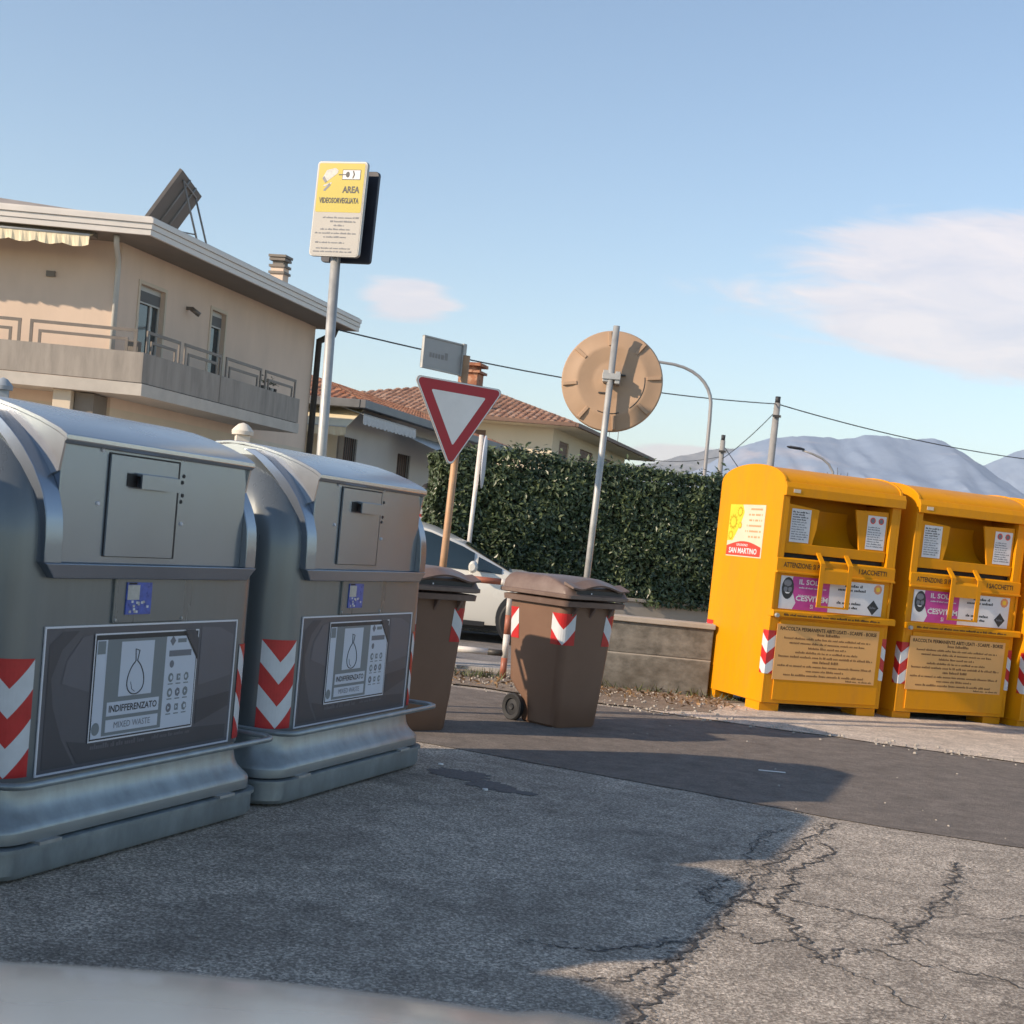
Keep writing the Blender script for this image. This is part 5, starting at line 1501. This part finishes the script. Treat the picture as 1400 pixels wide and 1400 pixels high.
# low house with striped awnings
GY = 0.2574
def hip(b, x0, x1, y0, y1, z, k, sl):
    a = [(x0, y0, z), (x1, y0, z), (x1, y1, z), (x0, y1, z)]
    t_ = [(x0 + k, y0 + k, z + k * sl), (x1 - k, y0 + k, z + k * sl), (x1 - k, y1 - k, z + k * sl), (x0 + k, y1 - k, z + k * sl)]
    for j in range(4): b.poly([a[j], a[(j + 1) % 4], t_[(j + 1) % 4], t_[j]])
    b.poly(t_)
def tiles(b, x0, x1, y0, y1, z, k, sl, p=0.24):
    """rounded tile courses running up the two seen slopes of a hip roof"""
    # slope facing -y
    nx = int((x1 - x0) / p)
    for j in range(nx):
        xc = x0 + (j + 0.5) * p
        run = min(k, xc - x0, x1 - xc)
        if run < 0.25: continue
        rows = int(run / 0.36) + 1
        for r_ in range(rows):
            ya, yb_ = r_ * 0.36, min(run, (r_ + 1) * 0.36 + 0.04)
            if yb_ <= ya: continue
            jx = rnd.uniform(-.012, .012); jz = rnd.uniform(0, .012)
            ring = lambda yy, up_: [(xc + jx + p * 0.46 * math.cos(a), y0 + yy, z + yy * sl + up_ + jz + 0.05 * math.sin(a)) for a in (0, PI / 3, 2 * PI / 3, PI)]
            b.loft([ring(ya, 0.03), ring(yb_, 0.012)], cap=True, closed=False)
    ny = int((y1 - y0) / p)
    for j in range(ny):
        yc = y0 + (j + 0.5) * p
        run = min(k, yc - y0, y1 - yc)
        if run < 0.25: continue
        rows = int(run / 0.36) + 1
        for r_ in range(rows):
            xa, xb = r_ * 0.36, min(run, (r_ + 1) * 0.36 + 0.04)
            if xb <= xa: continue
            jx = rnd.uniform(-.012, .012); jz = rnd.uniform(0, .012)
            ring = lambda xx, up_: [(x0 + xx, yc + jx + p * 0.46 * math.cos(a), z + xx * sl + up_ + jz + 0.05 * math.sin(a)) for a in (0, PI / 3, 2 * PI / 3, PI)]
            b.loft([ring(xa, 0.03), ring(xb, 0.012)], cap=True, closed=False)
hB_ = thing('house', (-4.637, 39.2, 0), yaw_rot(GY), 'grey walled house with scalloped awnings under a terracotta hip roof', 'house')
XB, YB, ZE, KB, i = 16.8, 6.4, 4.52, 3.15, 0.7
wB = ((0.6, 1.7, 0.3, 3.6), (5.0, 6.3, 0.3, 3.5))
b = MB(); b.mat('wallC'); wall(b, i, XB - i, 0, ZE - 0.05, [(a + 0.1, c, d, e) for a, c, d, e in wB], i, 0.2)
b.mat('wallB').poly([(i, i, 0), (i, i, ZE - .05), (i, YB - i, ZE - .05), (i, YB - i, 0)])
b.poly([(i, YB - i, 0), (XB - i, YB - i, 0), (XB - i, YB - i, ZE - .05), (i, YB - i, ZE - .05)])
b.poly([(XB - i, i, 0), (XB - i, YB - i, 0), (XB - i, YB - i, ZE - .05), (XB - i, i, ZE - .05)])
b.build('wall', hB_, recalc=False)
for a, c, d, e in wB:
    b = MB(); b.box(a + 0.1, c, i + 0.14, i + 0.19, d, e); f = b.build('window', hB_, 'shut')
    b = MB()
    for k in range(7):
        x = a + 0.16 + (c - a - 0.22) * k / 6
        b.box(x - 0.016, x + 0.016, i + 0.03, i + 0.05, d, e)
    b.build('grille', f, 'iron')
b = MB(); b.box(i - 0.03, i - 0.005, 1.9, 3.2, 0.9, 3.1); b.build('window', hB_, 'shut')
b = MB(); hip(b, 0, XB, 0, YB, ZE, KB, 0.3); tiles(b, 0, XB, 0, YB, ZE, KB, 0.3, 0.26); rfB = b.build('roof', hB_, 'tile', recalc=False)
b = MB()
for x0, x1, y0, y1 in ((-0.15, XB + 0.15, -0.17, -0.005), (-0.17, -0.005, -0.004, YB), (XB + 0.005, XB + 0.17, -0.004, YB)):
    b.box(x0, x1, y0, y1, ZE - 0.17, ZE + 0.05)
b.build('gutter', hB_, 'fasc_d', False, 0.01)
b = MB(); b.box(0.0, XB, 0.0, YB, ZE - 0.05, ZE - 0.02); b.build('soffit', hB_, 'fasc_d')
awning(hB_, 0.05, 4.4, ZE - 0.14, 4.2, 0.66, -0.05, 'aw_w', 0.24, 14)
awning(hB_, 4.5, 9.2, 4.15, 3.65, 0.68, -0.75, 'aw_w', 0.2, 14)
MW = Matrix(((0, 1, 0, 0), (-1, 0, 0, 0), (0, 0, 1, 0), (0, 0, 0, 1)))
awning(hB_, -4.6, -0.15, ZE - 0.14, 3.78, 0.6, -0.6, 'aw_c', 0.2, 8, MW)
b = MB(); b.tube([(0.8, 2.1, ZE + .5), (0.8, 2.1, ZE + 1.15)], 0.08, 8); b.build('roof_vent', rfB, 'frame')

# larger house behind
hC = thing('house', (1.772, 59.8, 0), yaw_rot(GY), 'cream house with brown shutters under the wide weathered tile roof behind the hedge', 'house')
XC, YC, ZC, KC = 18.7, 13.8, 6.16, 6.7
b = MB(); b.mat('wallB')
i = 1.24
wops = [(2.5, 4.3, 3.4, 5.6), (6.6, 9.4, 3.4, 5.6), (12.0, 14.3, 3.4, 5.6)]
wall(b, i, XC - i, 0, ZC - 0.1, wops, i, 0.18)
b.poly([(i, i, 0), (i, i, ZC - .1), (i, YC - i, ZC - .1), (i, YC - i, 0)]); b.poly([(XC - i, i, 0), (XC - i, YC - i, 0), (XC - i, YC - i, ZC - .1), (XC - i, i, ZC - .1)])
b.poly([(i, YC - i, 0), (XC - i, YC - i, 0), (XC - i, YC - i, ZC - .1), (i, YC - i, ZC - .1)])
b.build('wall', hC, recalc=False)
for a, c, d, e in wops:
    b = MB(); b.box(a, c, i + 0.08, i + 0.12, d, e)
    for k in range(14): b.box(a + 0.03, c - 0.03, i + 0.062, i + 0.078, d + 0.05 + k * 0.155, d + 0.16 + k * 0.155)
    b.build('shutter', hC, 'shut')
b = MB()
for k in range(14): b.box(i - 0.03, i - 0.012, 4.2, 6.6, 3.5 + k * 0.155, 3.62 + k * 0.155)
b.box(i - 0.014, i - 0.002, 4.2, 6.6, 3.45, 5.7); b.build('shutter', hC, 'shut')
b = MB(); hip(b, 0, XC, 0, YC, ZC, KC, 0.3); tiles(b, 0, XC, 0, YC, ZC, KC, 0.3, 0.3); rfC = b.build('roof', hC, 'tile2', recalc=False)
b = MB(); b.box(0.02, XC - .02, 0.02, YC - .02, ZC - 0.14, ZC - 0.02); b.build('eave', hC, 'wallB')
b = MB()
for x0, x1, y0, y1 in ((-0.12, XC + 0.12, -0.14, -0.005), (-0.14, -0.005, -0.004, YC), (XC + 0.005, XC + 0.14, -0.004, YC)):
    b.box(x0, x1, y0, y1, ZC - 0.12, ZC + 0.04)
b.build('gutter', hC, 'shut', False, 0.01)
b = MB(); b.box(5.4, 6.4, 6.1, 7.0, ZC + 1.3, ZC + 2.4); chC = b.build('chimney', rfC, 'tile')
b = MB(); b.box(5.27, 6.53, 5.97, 7.13, ZC + 2.41, ZC + 2.52); b.box(5.5, 6.3, 6.2, 6.9, ZC + 2.52, ZC + 2.72); b.box(5.25, 6.55, 5.95, 7.15, ZC + 2.72, ZC + 2.86); b.build('chimney_cap', chC, 'tile')
b = MB(); b.tube([(1.3, 4.2, ZC + .33), (1.3, 4.2, ZC + 0.82)], 0.13, 8); b.build('roof_vent', rfC, 'barwhite')
for x, y, h in ((16.9, 2.1, 3.9), (17.8, 1.8, 3.4)):
    b = MB(); b.tube([(x, y, ZC), (x, y, ZC + h)], 0.018, 6)
    for z in (0.5, 0.7, 0.9): b.tube([(x - 0.25, y, ZC + h - z), (x + 0.25, y, ZC + h - z)], 0.01, 5)
    b.build('aerial', rfC, 'polegrey')

# ------------------------------------------------------------------ the ground
def sheet(name, pts, z, m, div=0.0, rag=0.0, seed=0):
    """flat sheet; long edges broken into short ragged pieces"""
    out_ = []
    for a, c in zip(pts, pts[1:] + pts[:1]):
        a, c = Vector((*a, z)), Vector((*c, z))
        k = max(1, int((c - a).length / div)) if div else 1
        nn = Vector((-(c - a).y, (c - a).x, 0)).normalized()
        for q in range(k):
            p = a.lerp(c, q / k)
            if rag and q: p = p + nn * rag * (noise.noise(Vector((p.x * 1.7, p.y * 1.7, seed))) + 0.6 * noise.noise(Vector((p.x * 7, p.y * 7, seed))))
            out_.append(p)
    bm = bmesh.new()
    f = bm.faces.new([bm.verts.new(p) for p in out_])
    bmesh.ops.triangulate(bm, faces=[f])
    bmesh.ops.recalc_face_normals(bm, faces=bm.faces)
    for f in bm.faces:
        if f.normal.z < 0: f.normal_flip()
    me = bpy.data.meshes.new(name); bm.to_mesh(me); bm.free()
    me.materials.append(M[m])
    o = bpy.data.objects.new(name, me); C.objects.link(o)
    return tag(o, kind='structure')
sheet('ground', [(-14000, -300), (14000, -300), (14000, 13500), (-14000, 13500)], -0.03, 'field')
sheet('ground', [(-14, -10), (18, -10), (18, 15.0), (-14, 15.0)], 0.0, 'asph')
sheet('road', [(-60, 14.6), (60, 14.6), (60, 19.4), (-60, 19.4)], 0.004, 'street')
sheet('ground', [(-40, 20.2), (40, 20.2), (40, 60), (-40, 60)], 0.0, 'apron')
tag(MB().box(-60, 60, 19.4, 20.19, -0.05, 0.1).build('pavement', None, 'pave'), kind='structure')
tag(MB().box(-14, 0.4, 13.9, 14.6, -0.05, 0.045).build('pavement', None, 'pave'), kind='structure')
sheet('road', [(-3.2, 10.41), (-0.43, 8.88), (1.81, 7.64), (2.72, 7.33), (9.5, 4.5), (10.5, 8.5), (3.94, 10.85), (1.67, 11.66), (-0.6, 12.35), (-3.0, 13.0)], 0.004, 'asph_new', 0.12, 0.028, 3)
sheet('ground', [(1.2, 11.9), (1.67, 11.69), (3.94, 10.87), (10.5, 8.52), (12, 14.0), (1.0, 13.54), (0.9, 12.6)], 0.008, 'apron', 0.2, 0.06, 8)
sheet('ground', [(-3.5, 13.1), (-0.6, 12.45), (1.3, 11.95), (1.75, 12.2), (1.9, 13.0), (2.6, 13.54), (0.4, 13.56), (0.3, 13.88), (-3.5, 13.88)], 0.012, 'dirt', 0.15, 0.09, 5)

# cracks: worn, branching lines in the old asphalt
def crack(mb, pts, w0, w1, seed, sub=22):
    P = [Vector((x, y, 0)) for x, y in pts]
    L = []
    for a, c in zip(P, P[1:]):
        for q in range(sub): L.append(a.lerp(c, q / sub))
    L.append(P[-1])
    n_ = len(L)
    lf, rg = [], []
    for i_, p in enumerate(L):
        t_ = (L[min(i_ + 1, n_ - 1)] - L[max(i_ - 1, 0)]).normalized()
        nn = Vector((-t_.y, t_.x, 0))
        j = noise.noise(Vector((i_ * 0.21, seed * 3.1, 0.5))) * 0.05 + noise.noise(Vector((i_ * 0.63, seed * 1.7, 2.5))) * 0.018
        wd = (w0 + (w1 - w0) * i_ / n_) * (0.35 + 1.3 * abs(noise.noise(Vector((i_ * 0.33, seed, 7.7)))) + 0.35 * rnd.random())
        if i_ in (0, n_ - 1): wd *= 0.2
        lf.append(p + nn * (j + wd)); rg.append(p + nn * (j - wd))
    for i_ in range(n_ - 1):
        mb.poly([(rg[i_].x, rg[i_].y, 0.003), (rg[i_ + 1].x, rg[i_ + 1].y, 0.003), (lf[i_ + 1].x, lf[i_ + 1].y, 0.003), (lf[i_].x, lf[i_].y, 0.003)])
rnd = random.Random(41)
main = [(0.36, 3.7), (0.47, 4.09), (0.57, 4.39), (0.71, 4.84), (0.83, 5.17), (0.94, 5.47), (1.07, 5.81), (1.27, 6.36), (1.51, 6.94), (1.78, 7.53)]
CR = [(main, 0.009, 0.005), ([(0.94, 5.47), (0.86, 5.49), (0.86, 5.69), (0.97, 5.9), (1.1, 6.15), (1.2, 6.56), (1.33, 7.03), (1.46, 7.23)], 0.0045, 0.003),
      ([(1.0, 5.6), (1.09, 5.53), (1.2, 5.74), (1.29, 5.99), (1.3, 6.21), (1.45, 6.44), (1.62, 6.75), (1.58, 6.94)], 0.008, 0.007),
      ([(1.0, 5.62), (1.09, 5.53), (1.14, 5.33), (1.15, 5.09), (1.14, 4.86), (1.26, 4.99), (1.37, 5.03)], 0.009, 0.005),
      ([(1.45, 5.1), (1.58, 5.34), (1.79, 5.74), (1.96, 6.05), (2.1, 6.44), (2.21, 6.78)], 0.004, 0.008),
      ([(0.12, 4.72), (0.25, 4.68), (0.42, 4.7), (0.6, 4.85), (0.74, 4.94)], 0.003, 0.007),
      ([(0.3, 4.35), (0.44, 4.39), (0.55, 4.58), (0.66, 4.7)], 0.004, 0.007),
      ([(1.2, 5.68), (1.39, 5.59), (1.56, 5.47), (1.57, 5.19)], 0.005, 0.004),
      ([(0.97, 5.52), (1.15, 5.84), (1.29, 5.96)], 0.005, 0.004), ([(1.37, 5.03), (1.52, 4.9), (1.75, 4.85), (1.95, 4.6)], 0.006, 0.004),
      ([(1.14, 4.86), (1.3, 4.62), (1.42, 4.3)], 0.005, 0.003), ([(1.79, 5.74), (2.05, 5.7), (2.3, 5.85)], 0.004, 0.003), ([(0.83, 5.17), (0.95, 5.0), (1.15, 5.09)], 0.005, 0.004)]
b = MB()
for k, (pts, w0, w1) in enumerate(CR): crack(b, pts, w0, w1, k)
tag(b.build('ground', None, 'crack', recalc=False), kind='structure')
# crumbled edges and grit pits along the wider cracks
b = MB(); rnd = random.Random(77)
for k, (pts, w0, w1) in enumerate(CR[:8]):
    P = [Vector((x, y, 0)) for x, y in pts]
    for a_, c_ in zip(P, P[1:]):
        L_ = (c_ - a_).length
        nn = Vector((-(c_ - a_).y, (c_ - a_).x, 0)).normalized()
        big = 1.0 if k == 0 else (0.75 if k == 4 else 0.45)
        for q in range(int(L_ * 190 * big)):
            p = a_.lerp(c_, rnd.random()) + nn * rnd.gauss(0, 0.026 * big + 0.006)
            r_ = rnd.choice((0.004, 0.006, 0.008, 0.011)) * rnd.uniform(0.7, 1.3)
            st, m_ = rnd.uniform(0, 6.28), rnd.randint(5, 7)
            b.poly([(p.x + r_ * rnd.uniform(.5, 1.4) * math.cos(st + 6.283 * j / m_), p.y + r_ * rnd.uniform(.5, 1.4) * math.sin(st + 6.283 * j / m_), 0.0016 + 0.0009 * rnd.random()) for j in range(m_)])
tag(b.build('loose_grit', None, 'crack_w', recalc=False), kind='stuff')
# darker damp patch by the last grey container
b = MB()
for cx_, cy_, rx_, ry_, sd in ((-0.2, 7.86, 0.17, 0.16, 1.0), (-0.05, 7.62, 0.14, 0.12, 5.0), (0.08, 7.5, 0.1, 0.07, 9.0)):
    pts = []
    for k in range(60):
        a = 2 * PI * k / 60
        r_ = 1 + 0.55 * noise.noise(Vector((math.cos(a) * 1.6, math.sin(a) * 1.6, sd))) + 0.35 * noise.noise(Vector((math.cos(a) * 6, math.sin(a) * 6, sd)))
        pts.append((cx_ + rx_ * r_ * math.cos(a), cy_ + ry_ * r_ * math.sin(a) - 0.25 * rx_ * r_ * math.cos(a), 0.0022 + sd * 0.0001))
    b.poly(pts)
tag(b.build('ground', None, 'stain', recalc=False), kind='structure')
# loose grit, dry leaves and weeds
b = MB(); rnd = random.Random(51)
for k in range(520):
    q = rnd.random()
    if q < 0.62: x, y = rnd.uniform(-1.2, 2.2), rnd.gauss(12.9, 0.35)
    elif q < 0.9: x, y = rnd.uniform(0.8, 5.2), 0; y = 11.9 - (x - 1.2) * 0.37 + rnd.gauss(0, 0.15)
    else: x, y = rnd.uniform(-1.0, 4.0), rnd.uniform(4.0, 11.5)
    s = rnd.uniform(0.006, 0.016) if q < 0.9 else rnd.uniform(0.004, 0.009)
    z = 0.014 if q < 0.9 else 0.004
    pr = [(x + s * rnd.uniform(.7, 1.3) * math.cos(a), y + s * rnd.uniform(.7, 1.3) * math.sin(a)) for a in (0, 1.3, 2.5, 3.8, 5.0)]
    b.loft([[(px, py, z) for px, py in pr], [(x + (px - x) * .6, y + (py - y) * .6, z + s * 0.8) for px, py in pr]])
tag(b.build('loose_grit', None, 'coping', recalc=False), kind='stuff')
b = MB()
leafcloud(b, 420, lambda r: ((r.uniform(-1.3, 2.0), r.gauss(12.9, 0.33), 0.03 + r.random() * 0.015), (0, 0, 1)), 0.032, rnd)
tag(b.build('dry_leaves', None, 'dryleaf', recalc=False), kind='stuff')
b = MB()
for k in range(260):
    q = rnd.random()
    if q < 0.45: cx, cy = rnd.gauss(-0.28, 0.13), rnd.gauss(13.3, 0.08)
    else: cx, cy = rnd.uniform(0.4, 2.2), rnd.gauss(13.46, 0.05)
    h = rnd.uniform(0.03, 0.11); a = rnd.uniform(0, 6.28); wd = 0.008
    dx, dy = rnd.gauss(0, 0.04), rnd.gauss(0, 0.04)
    b.poly([(cx - wd * math.cos(a), cy - wd * math.sin(a), 0.01), (cx + wd * math.cos(a), cy + wd * math.sin(a), 0.01), (cx + dx, cy + dy, h)])
tag(b.build('weeds', None, 'grass', recalc=False), kind='stuff')
b = MB(); b.box(-0.085, 0.085, -0.008, 0.008, 0.0, 0.005); o = b.build('paper_strip', None, 'litter'); o.location = (1.73, 9.12, 0.0065); o.rotation_euler = (0, 0, R(1))
tag(o, 'small white paper strip lying on the dark asphalt band', 'litter')
for k, (x, y, lab) in enumerate(((-0.33, 8.12, 'small white litter scrap by the corner of the farther grey container'), (-0.06, 7.45, 'tiny white litter scrap on the bare asphalt right of the grey containers'))):
    b = MB(); b.loft([[(x + 0.015 * math.cos(a) * (1 + .3 * math.sin(3 * a)), y + 0.012 * math.sin(a), z) for a in [PI * j / 4 for j in range(8)]] for z in (0.003, 0.012)])
    tag(b.build('paper_scrap', None, 'litter'), lab, 'litter')

# ------------------------------------------------------------------ mountains and air
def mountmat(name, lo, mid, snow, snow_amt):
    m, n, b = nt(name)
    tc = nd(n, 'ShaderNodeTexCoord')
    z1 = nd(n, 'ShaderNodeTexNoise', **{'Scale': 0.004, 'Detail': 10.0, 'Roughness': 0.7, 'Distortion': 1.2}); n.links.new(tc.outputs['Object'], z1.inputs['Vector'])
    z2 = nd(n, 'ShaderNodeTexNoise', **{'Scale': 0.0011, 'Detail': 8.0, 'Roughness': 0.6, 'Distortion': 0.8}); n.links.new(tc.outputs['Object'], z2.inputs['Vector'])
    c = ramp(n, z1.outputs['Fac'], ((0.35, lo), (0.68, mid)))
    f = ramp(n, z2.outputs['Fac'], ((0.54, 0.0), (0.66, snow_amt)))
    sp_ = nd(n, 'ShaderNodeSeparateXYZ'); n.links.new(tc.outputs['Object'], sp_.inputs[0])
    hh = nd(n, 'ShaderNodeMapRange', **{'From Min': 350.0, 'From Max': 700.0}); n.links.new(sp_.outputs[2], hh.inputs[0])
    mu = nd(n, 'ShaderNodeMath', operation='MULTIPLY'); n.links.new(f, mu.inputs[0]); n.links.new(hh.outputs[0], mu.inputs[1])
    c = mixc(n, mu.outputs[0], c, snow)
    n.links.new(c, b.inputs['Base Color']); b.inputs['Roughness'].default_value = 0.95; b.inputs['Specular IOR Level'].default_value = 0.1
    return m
M['mount'] = mountmat('hazy_blue_rock', (0.2, 0.27, 0.4), (0.3, 0.37, 0.49), (0.75, 0.6, 0.54), 0.55)  # part of the distant blue haze is put into this rock colour
M['mount_s'] = mountmat('snowy_rock', (0.12, 0.13, 0.15), (0.3, 0.29, 0.29), (0.8, 0.72, 0.68), 1.0)
def mountain(name, ridge, Y, depth, m, seed, nu=420, nv=40, amp=0.1):
    a0, a1 = ridge[0][0], ridge[-1][0]
    rows = []
    for j in range(nv + 1):
        v = j / nv
        row = []
        for i_ in range(nu + 1):
            a = a0 + (a1 - a0) * i_ / nu
            for p, q in zip(ridge, ridge[1:]):
                if p[0] <= a <= q[0] + 1e-9:
                    h = p[1] + (q[1] - p[1]) * (a - p[0]) / (q[0] - p[0]); break
            y = Y - depth * v
            x = a * Y * (1 - 0.0 * v)
            hz = h * Y + EYE
            q1 = noise.fractal(Vector((x * 0.0016 + seed, v * 1.6, seed)), 0.9, 2.1, 6)
            q2 = noise.ridged_multi_fractal(Vector((x * 0.004 + seed, v * 3.0, seed + 3)), 0.9, 2.1, 5, 1.0, 2.0) - 1.0
            prof = (1 - v) ** 1.25
            z = hz * prof * (1 + 0.0 * q1) + hz * amp * math.sin(min(1, v * 3) * PI / 2) * (1 - v) * (0.4 * q1 + 0.35 * q2) + hz * 0.012 * q2 + hz * 0.006 * noise.noise(Vector((x * 0.02, seed, v * 9)))
            row.append((x, y + 250 * q1 * v, max(z, -2) if j < nv else -20))
        rows.append(row)
    b = MB(); b.smooth = True
    b.loft(rows, cap=False, closed=False)
    b.loft([rows[0], [(x, y + depth * 0.6, -20) for x, y, z in rows[0]]], cap=False, closed=False)
    return tag(b.build(name, None, m, True, recalc=False), kind='structure')
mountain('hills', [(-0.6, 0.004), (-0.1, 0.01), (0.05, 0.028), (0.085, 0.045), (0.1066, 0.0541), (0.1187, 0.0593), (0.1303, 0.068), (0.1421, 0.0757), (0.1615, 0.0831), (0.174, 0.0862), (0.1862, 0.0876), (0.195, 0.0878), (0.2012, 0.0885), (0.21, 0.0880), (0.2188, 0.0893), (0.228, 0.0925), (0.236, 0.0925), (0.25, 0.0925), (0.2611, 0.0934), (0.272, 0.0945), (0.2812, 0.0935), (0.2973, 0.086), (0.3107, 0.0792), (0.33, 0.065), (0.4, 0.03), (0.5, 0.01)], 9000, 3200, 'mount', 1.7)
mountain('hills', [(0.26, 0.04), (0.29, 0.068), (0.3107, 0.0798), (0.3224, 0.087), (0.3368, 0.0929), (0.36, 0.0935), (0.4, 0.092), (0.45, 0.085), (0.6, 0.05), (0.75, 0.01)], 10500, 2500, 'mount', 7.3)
mountain('hills', [(-0.5, 0.008), (-0.1, 0.02), (0.02, 0.042), (0.06, 0.054), (0.085, 0.059), (0.1, 0.065), (0.112, 0.069), (0.122, 0.072), (0.132, 0.0745), (0.142, 0.074), (0.17, 0.06), (0.22, 0.03), (0.3, 0.01)], 12300, 2200, 'mount_s', 4.1)
hz_, n_, b_ = nt('haze_air')
n_.nodes.remove(b_)
pv = n_.nodes.new('ShaderNodeVolumePrincipled')
pv.inputs['Color'].default_value = (0.9, 0.95, 1.0, 1); pv.inputs['Density'].default_value = HAZE = 0.000055; pv.inputs['Anisotropy'].default_value = 0.2
n_.links.new(pv.outputs[0], n_.nodes['Material Output'].inputs['Volume'])
M['haze'] = hz_
tag(MB().box(-14500, 14500, -320, 14000, -25, 1015).build('haze', None, 'haze'), kind='stuff')

# bare tree tops far off behind the banks
t = thing('bare_tree', (17.6, 82, 0), 0, 'faint leafless tree top rising behind the roof of the first yellow bank', 'tree')
rnd = random.Random(61)
MB().tube([(0, 0, 0), (0.1, 0, 2.5), (0.05, 0, 5.5)], 0.16, 8, True, 0.06).build('trunk', t, 'wood_d')
b = MB()
for k in range(70):
    a, z0 = rnd.uniform(0, 6.28), rnd.uniform(2.8, 5.5)
    r_ = rnd.uniform(0.6, 1.6) * (1.2 - (z0 - 2.8) / 5)
    tip = (r_ * math.cos(a), r_ * math.sin(a), z0 + rnd.uniform(0.5, 1.6))
    b.tube([(0.08, 0, z0), (tip[0] * .5, tip[1] * .5, z0 + 0.4), tip], 0.035, 5, True, 0.012)
b.build('crown', t, 'wood_d', recalc=False)

# ------------------------------------------------------------------ the car we look out of: its bonnet
t = thing('car', (-0.24, 0, 0), 0, 'silver car seen only by its blurred bonnet along the bottom left edge', 'car')
PR = [(0.62, 0.925), (0.9, 0.902), (1.2, 0.872), (1.4, 0.848), (1.5, 0.832), (1.57, 0.814), (1.63, 0.785), (1.67, 0.745), (1.69, 0.7)]
b = MB(); b.smooth = True
rows = []
for y, z in PR:
    rows.append([(x, y - 0.12 * x * x * (y / 1.6), z - 0.06 * x * x - (0.03 * max(0, abs(x) - 0.6) * 4) + (0.008 if 0.3 < abs(x) < 0.42 else 0)) for x in [-0.76 + 1.52 * k / 38 for k in range(39)]])
b.loft(rows, cap=False, closed=False); b.build('bonnet', t, 'hood', recalc=False)
b = MB(); b.smooth = True
rows = []
for y, z in ((1.69, 0.695), (1.74, 0.62), (1.76, 0.5), (1.75, 0.35), (1.7, 0.22)):
    rows.append([(x, y - 0.12 * x * x, z - 0.085 * x * x * (1 if z > 0.6 else 0.3)) for x in [-0.82 + 1.64 * k / 30 for k in range(31)]])
b.loft(rows, cap=False, closed=False); b.build('front_bumper', t, 'hood', recalc=False)
for s in (-1, 1):
    b = MB(); b.smooth = True
    rows = []
    for y in (0.55, 0.8, 1.1, 1.35, 1.55, 1.6):
        yy = min(y, 1.6)
        zt = 0.9 - (yy - 0.6) * 0.1 - 0.11
        rows.append([(s * 0.765, y, zt), (s * 0.83, y, zt - 0.06), (s * 0.86, y, zt - 0.2), (s * 0.85, y, 0.6 if 0.75 < y < 1.45 else 0.3)])
    b.loft(rows, cap=False, closed=False); b.build('wing', t, 'hood', recalc=False)
    b = MB(); b.smooth = True
    b.lathe([(0.19, s * 0.84), (0.3, s * 0.83), (0.31, s * 0.66), (0.19, s * 0.66)], 28, 'x', (0, 1.0, 0.31)); wl = b.build('wheel', t, 'rubber', True)
    MB().lathe([(0.0, s * 0.82), (0.19, s * 0.83), (0.19, s * 0.7)], 20, 'x', (0, 1.0, 0.31)).build('rim', wl, 'rim')
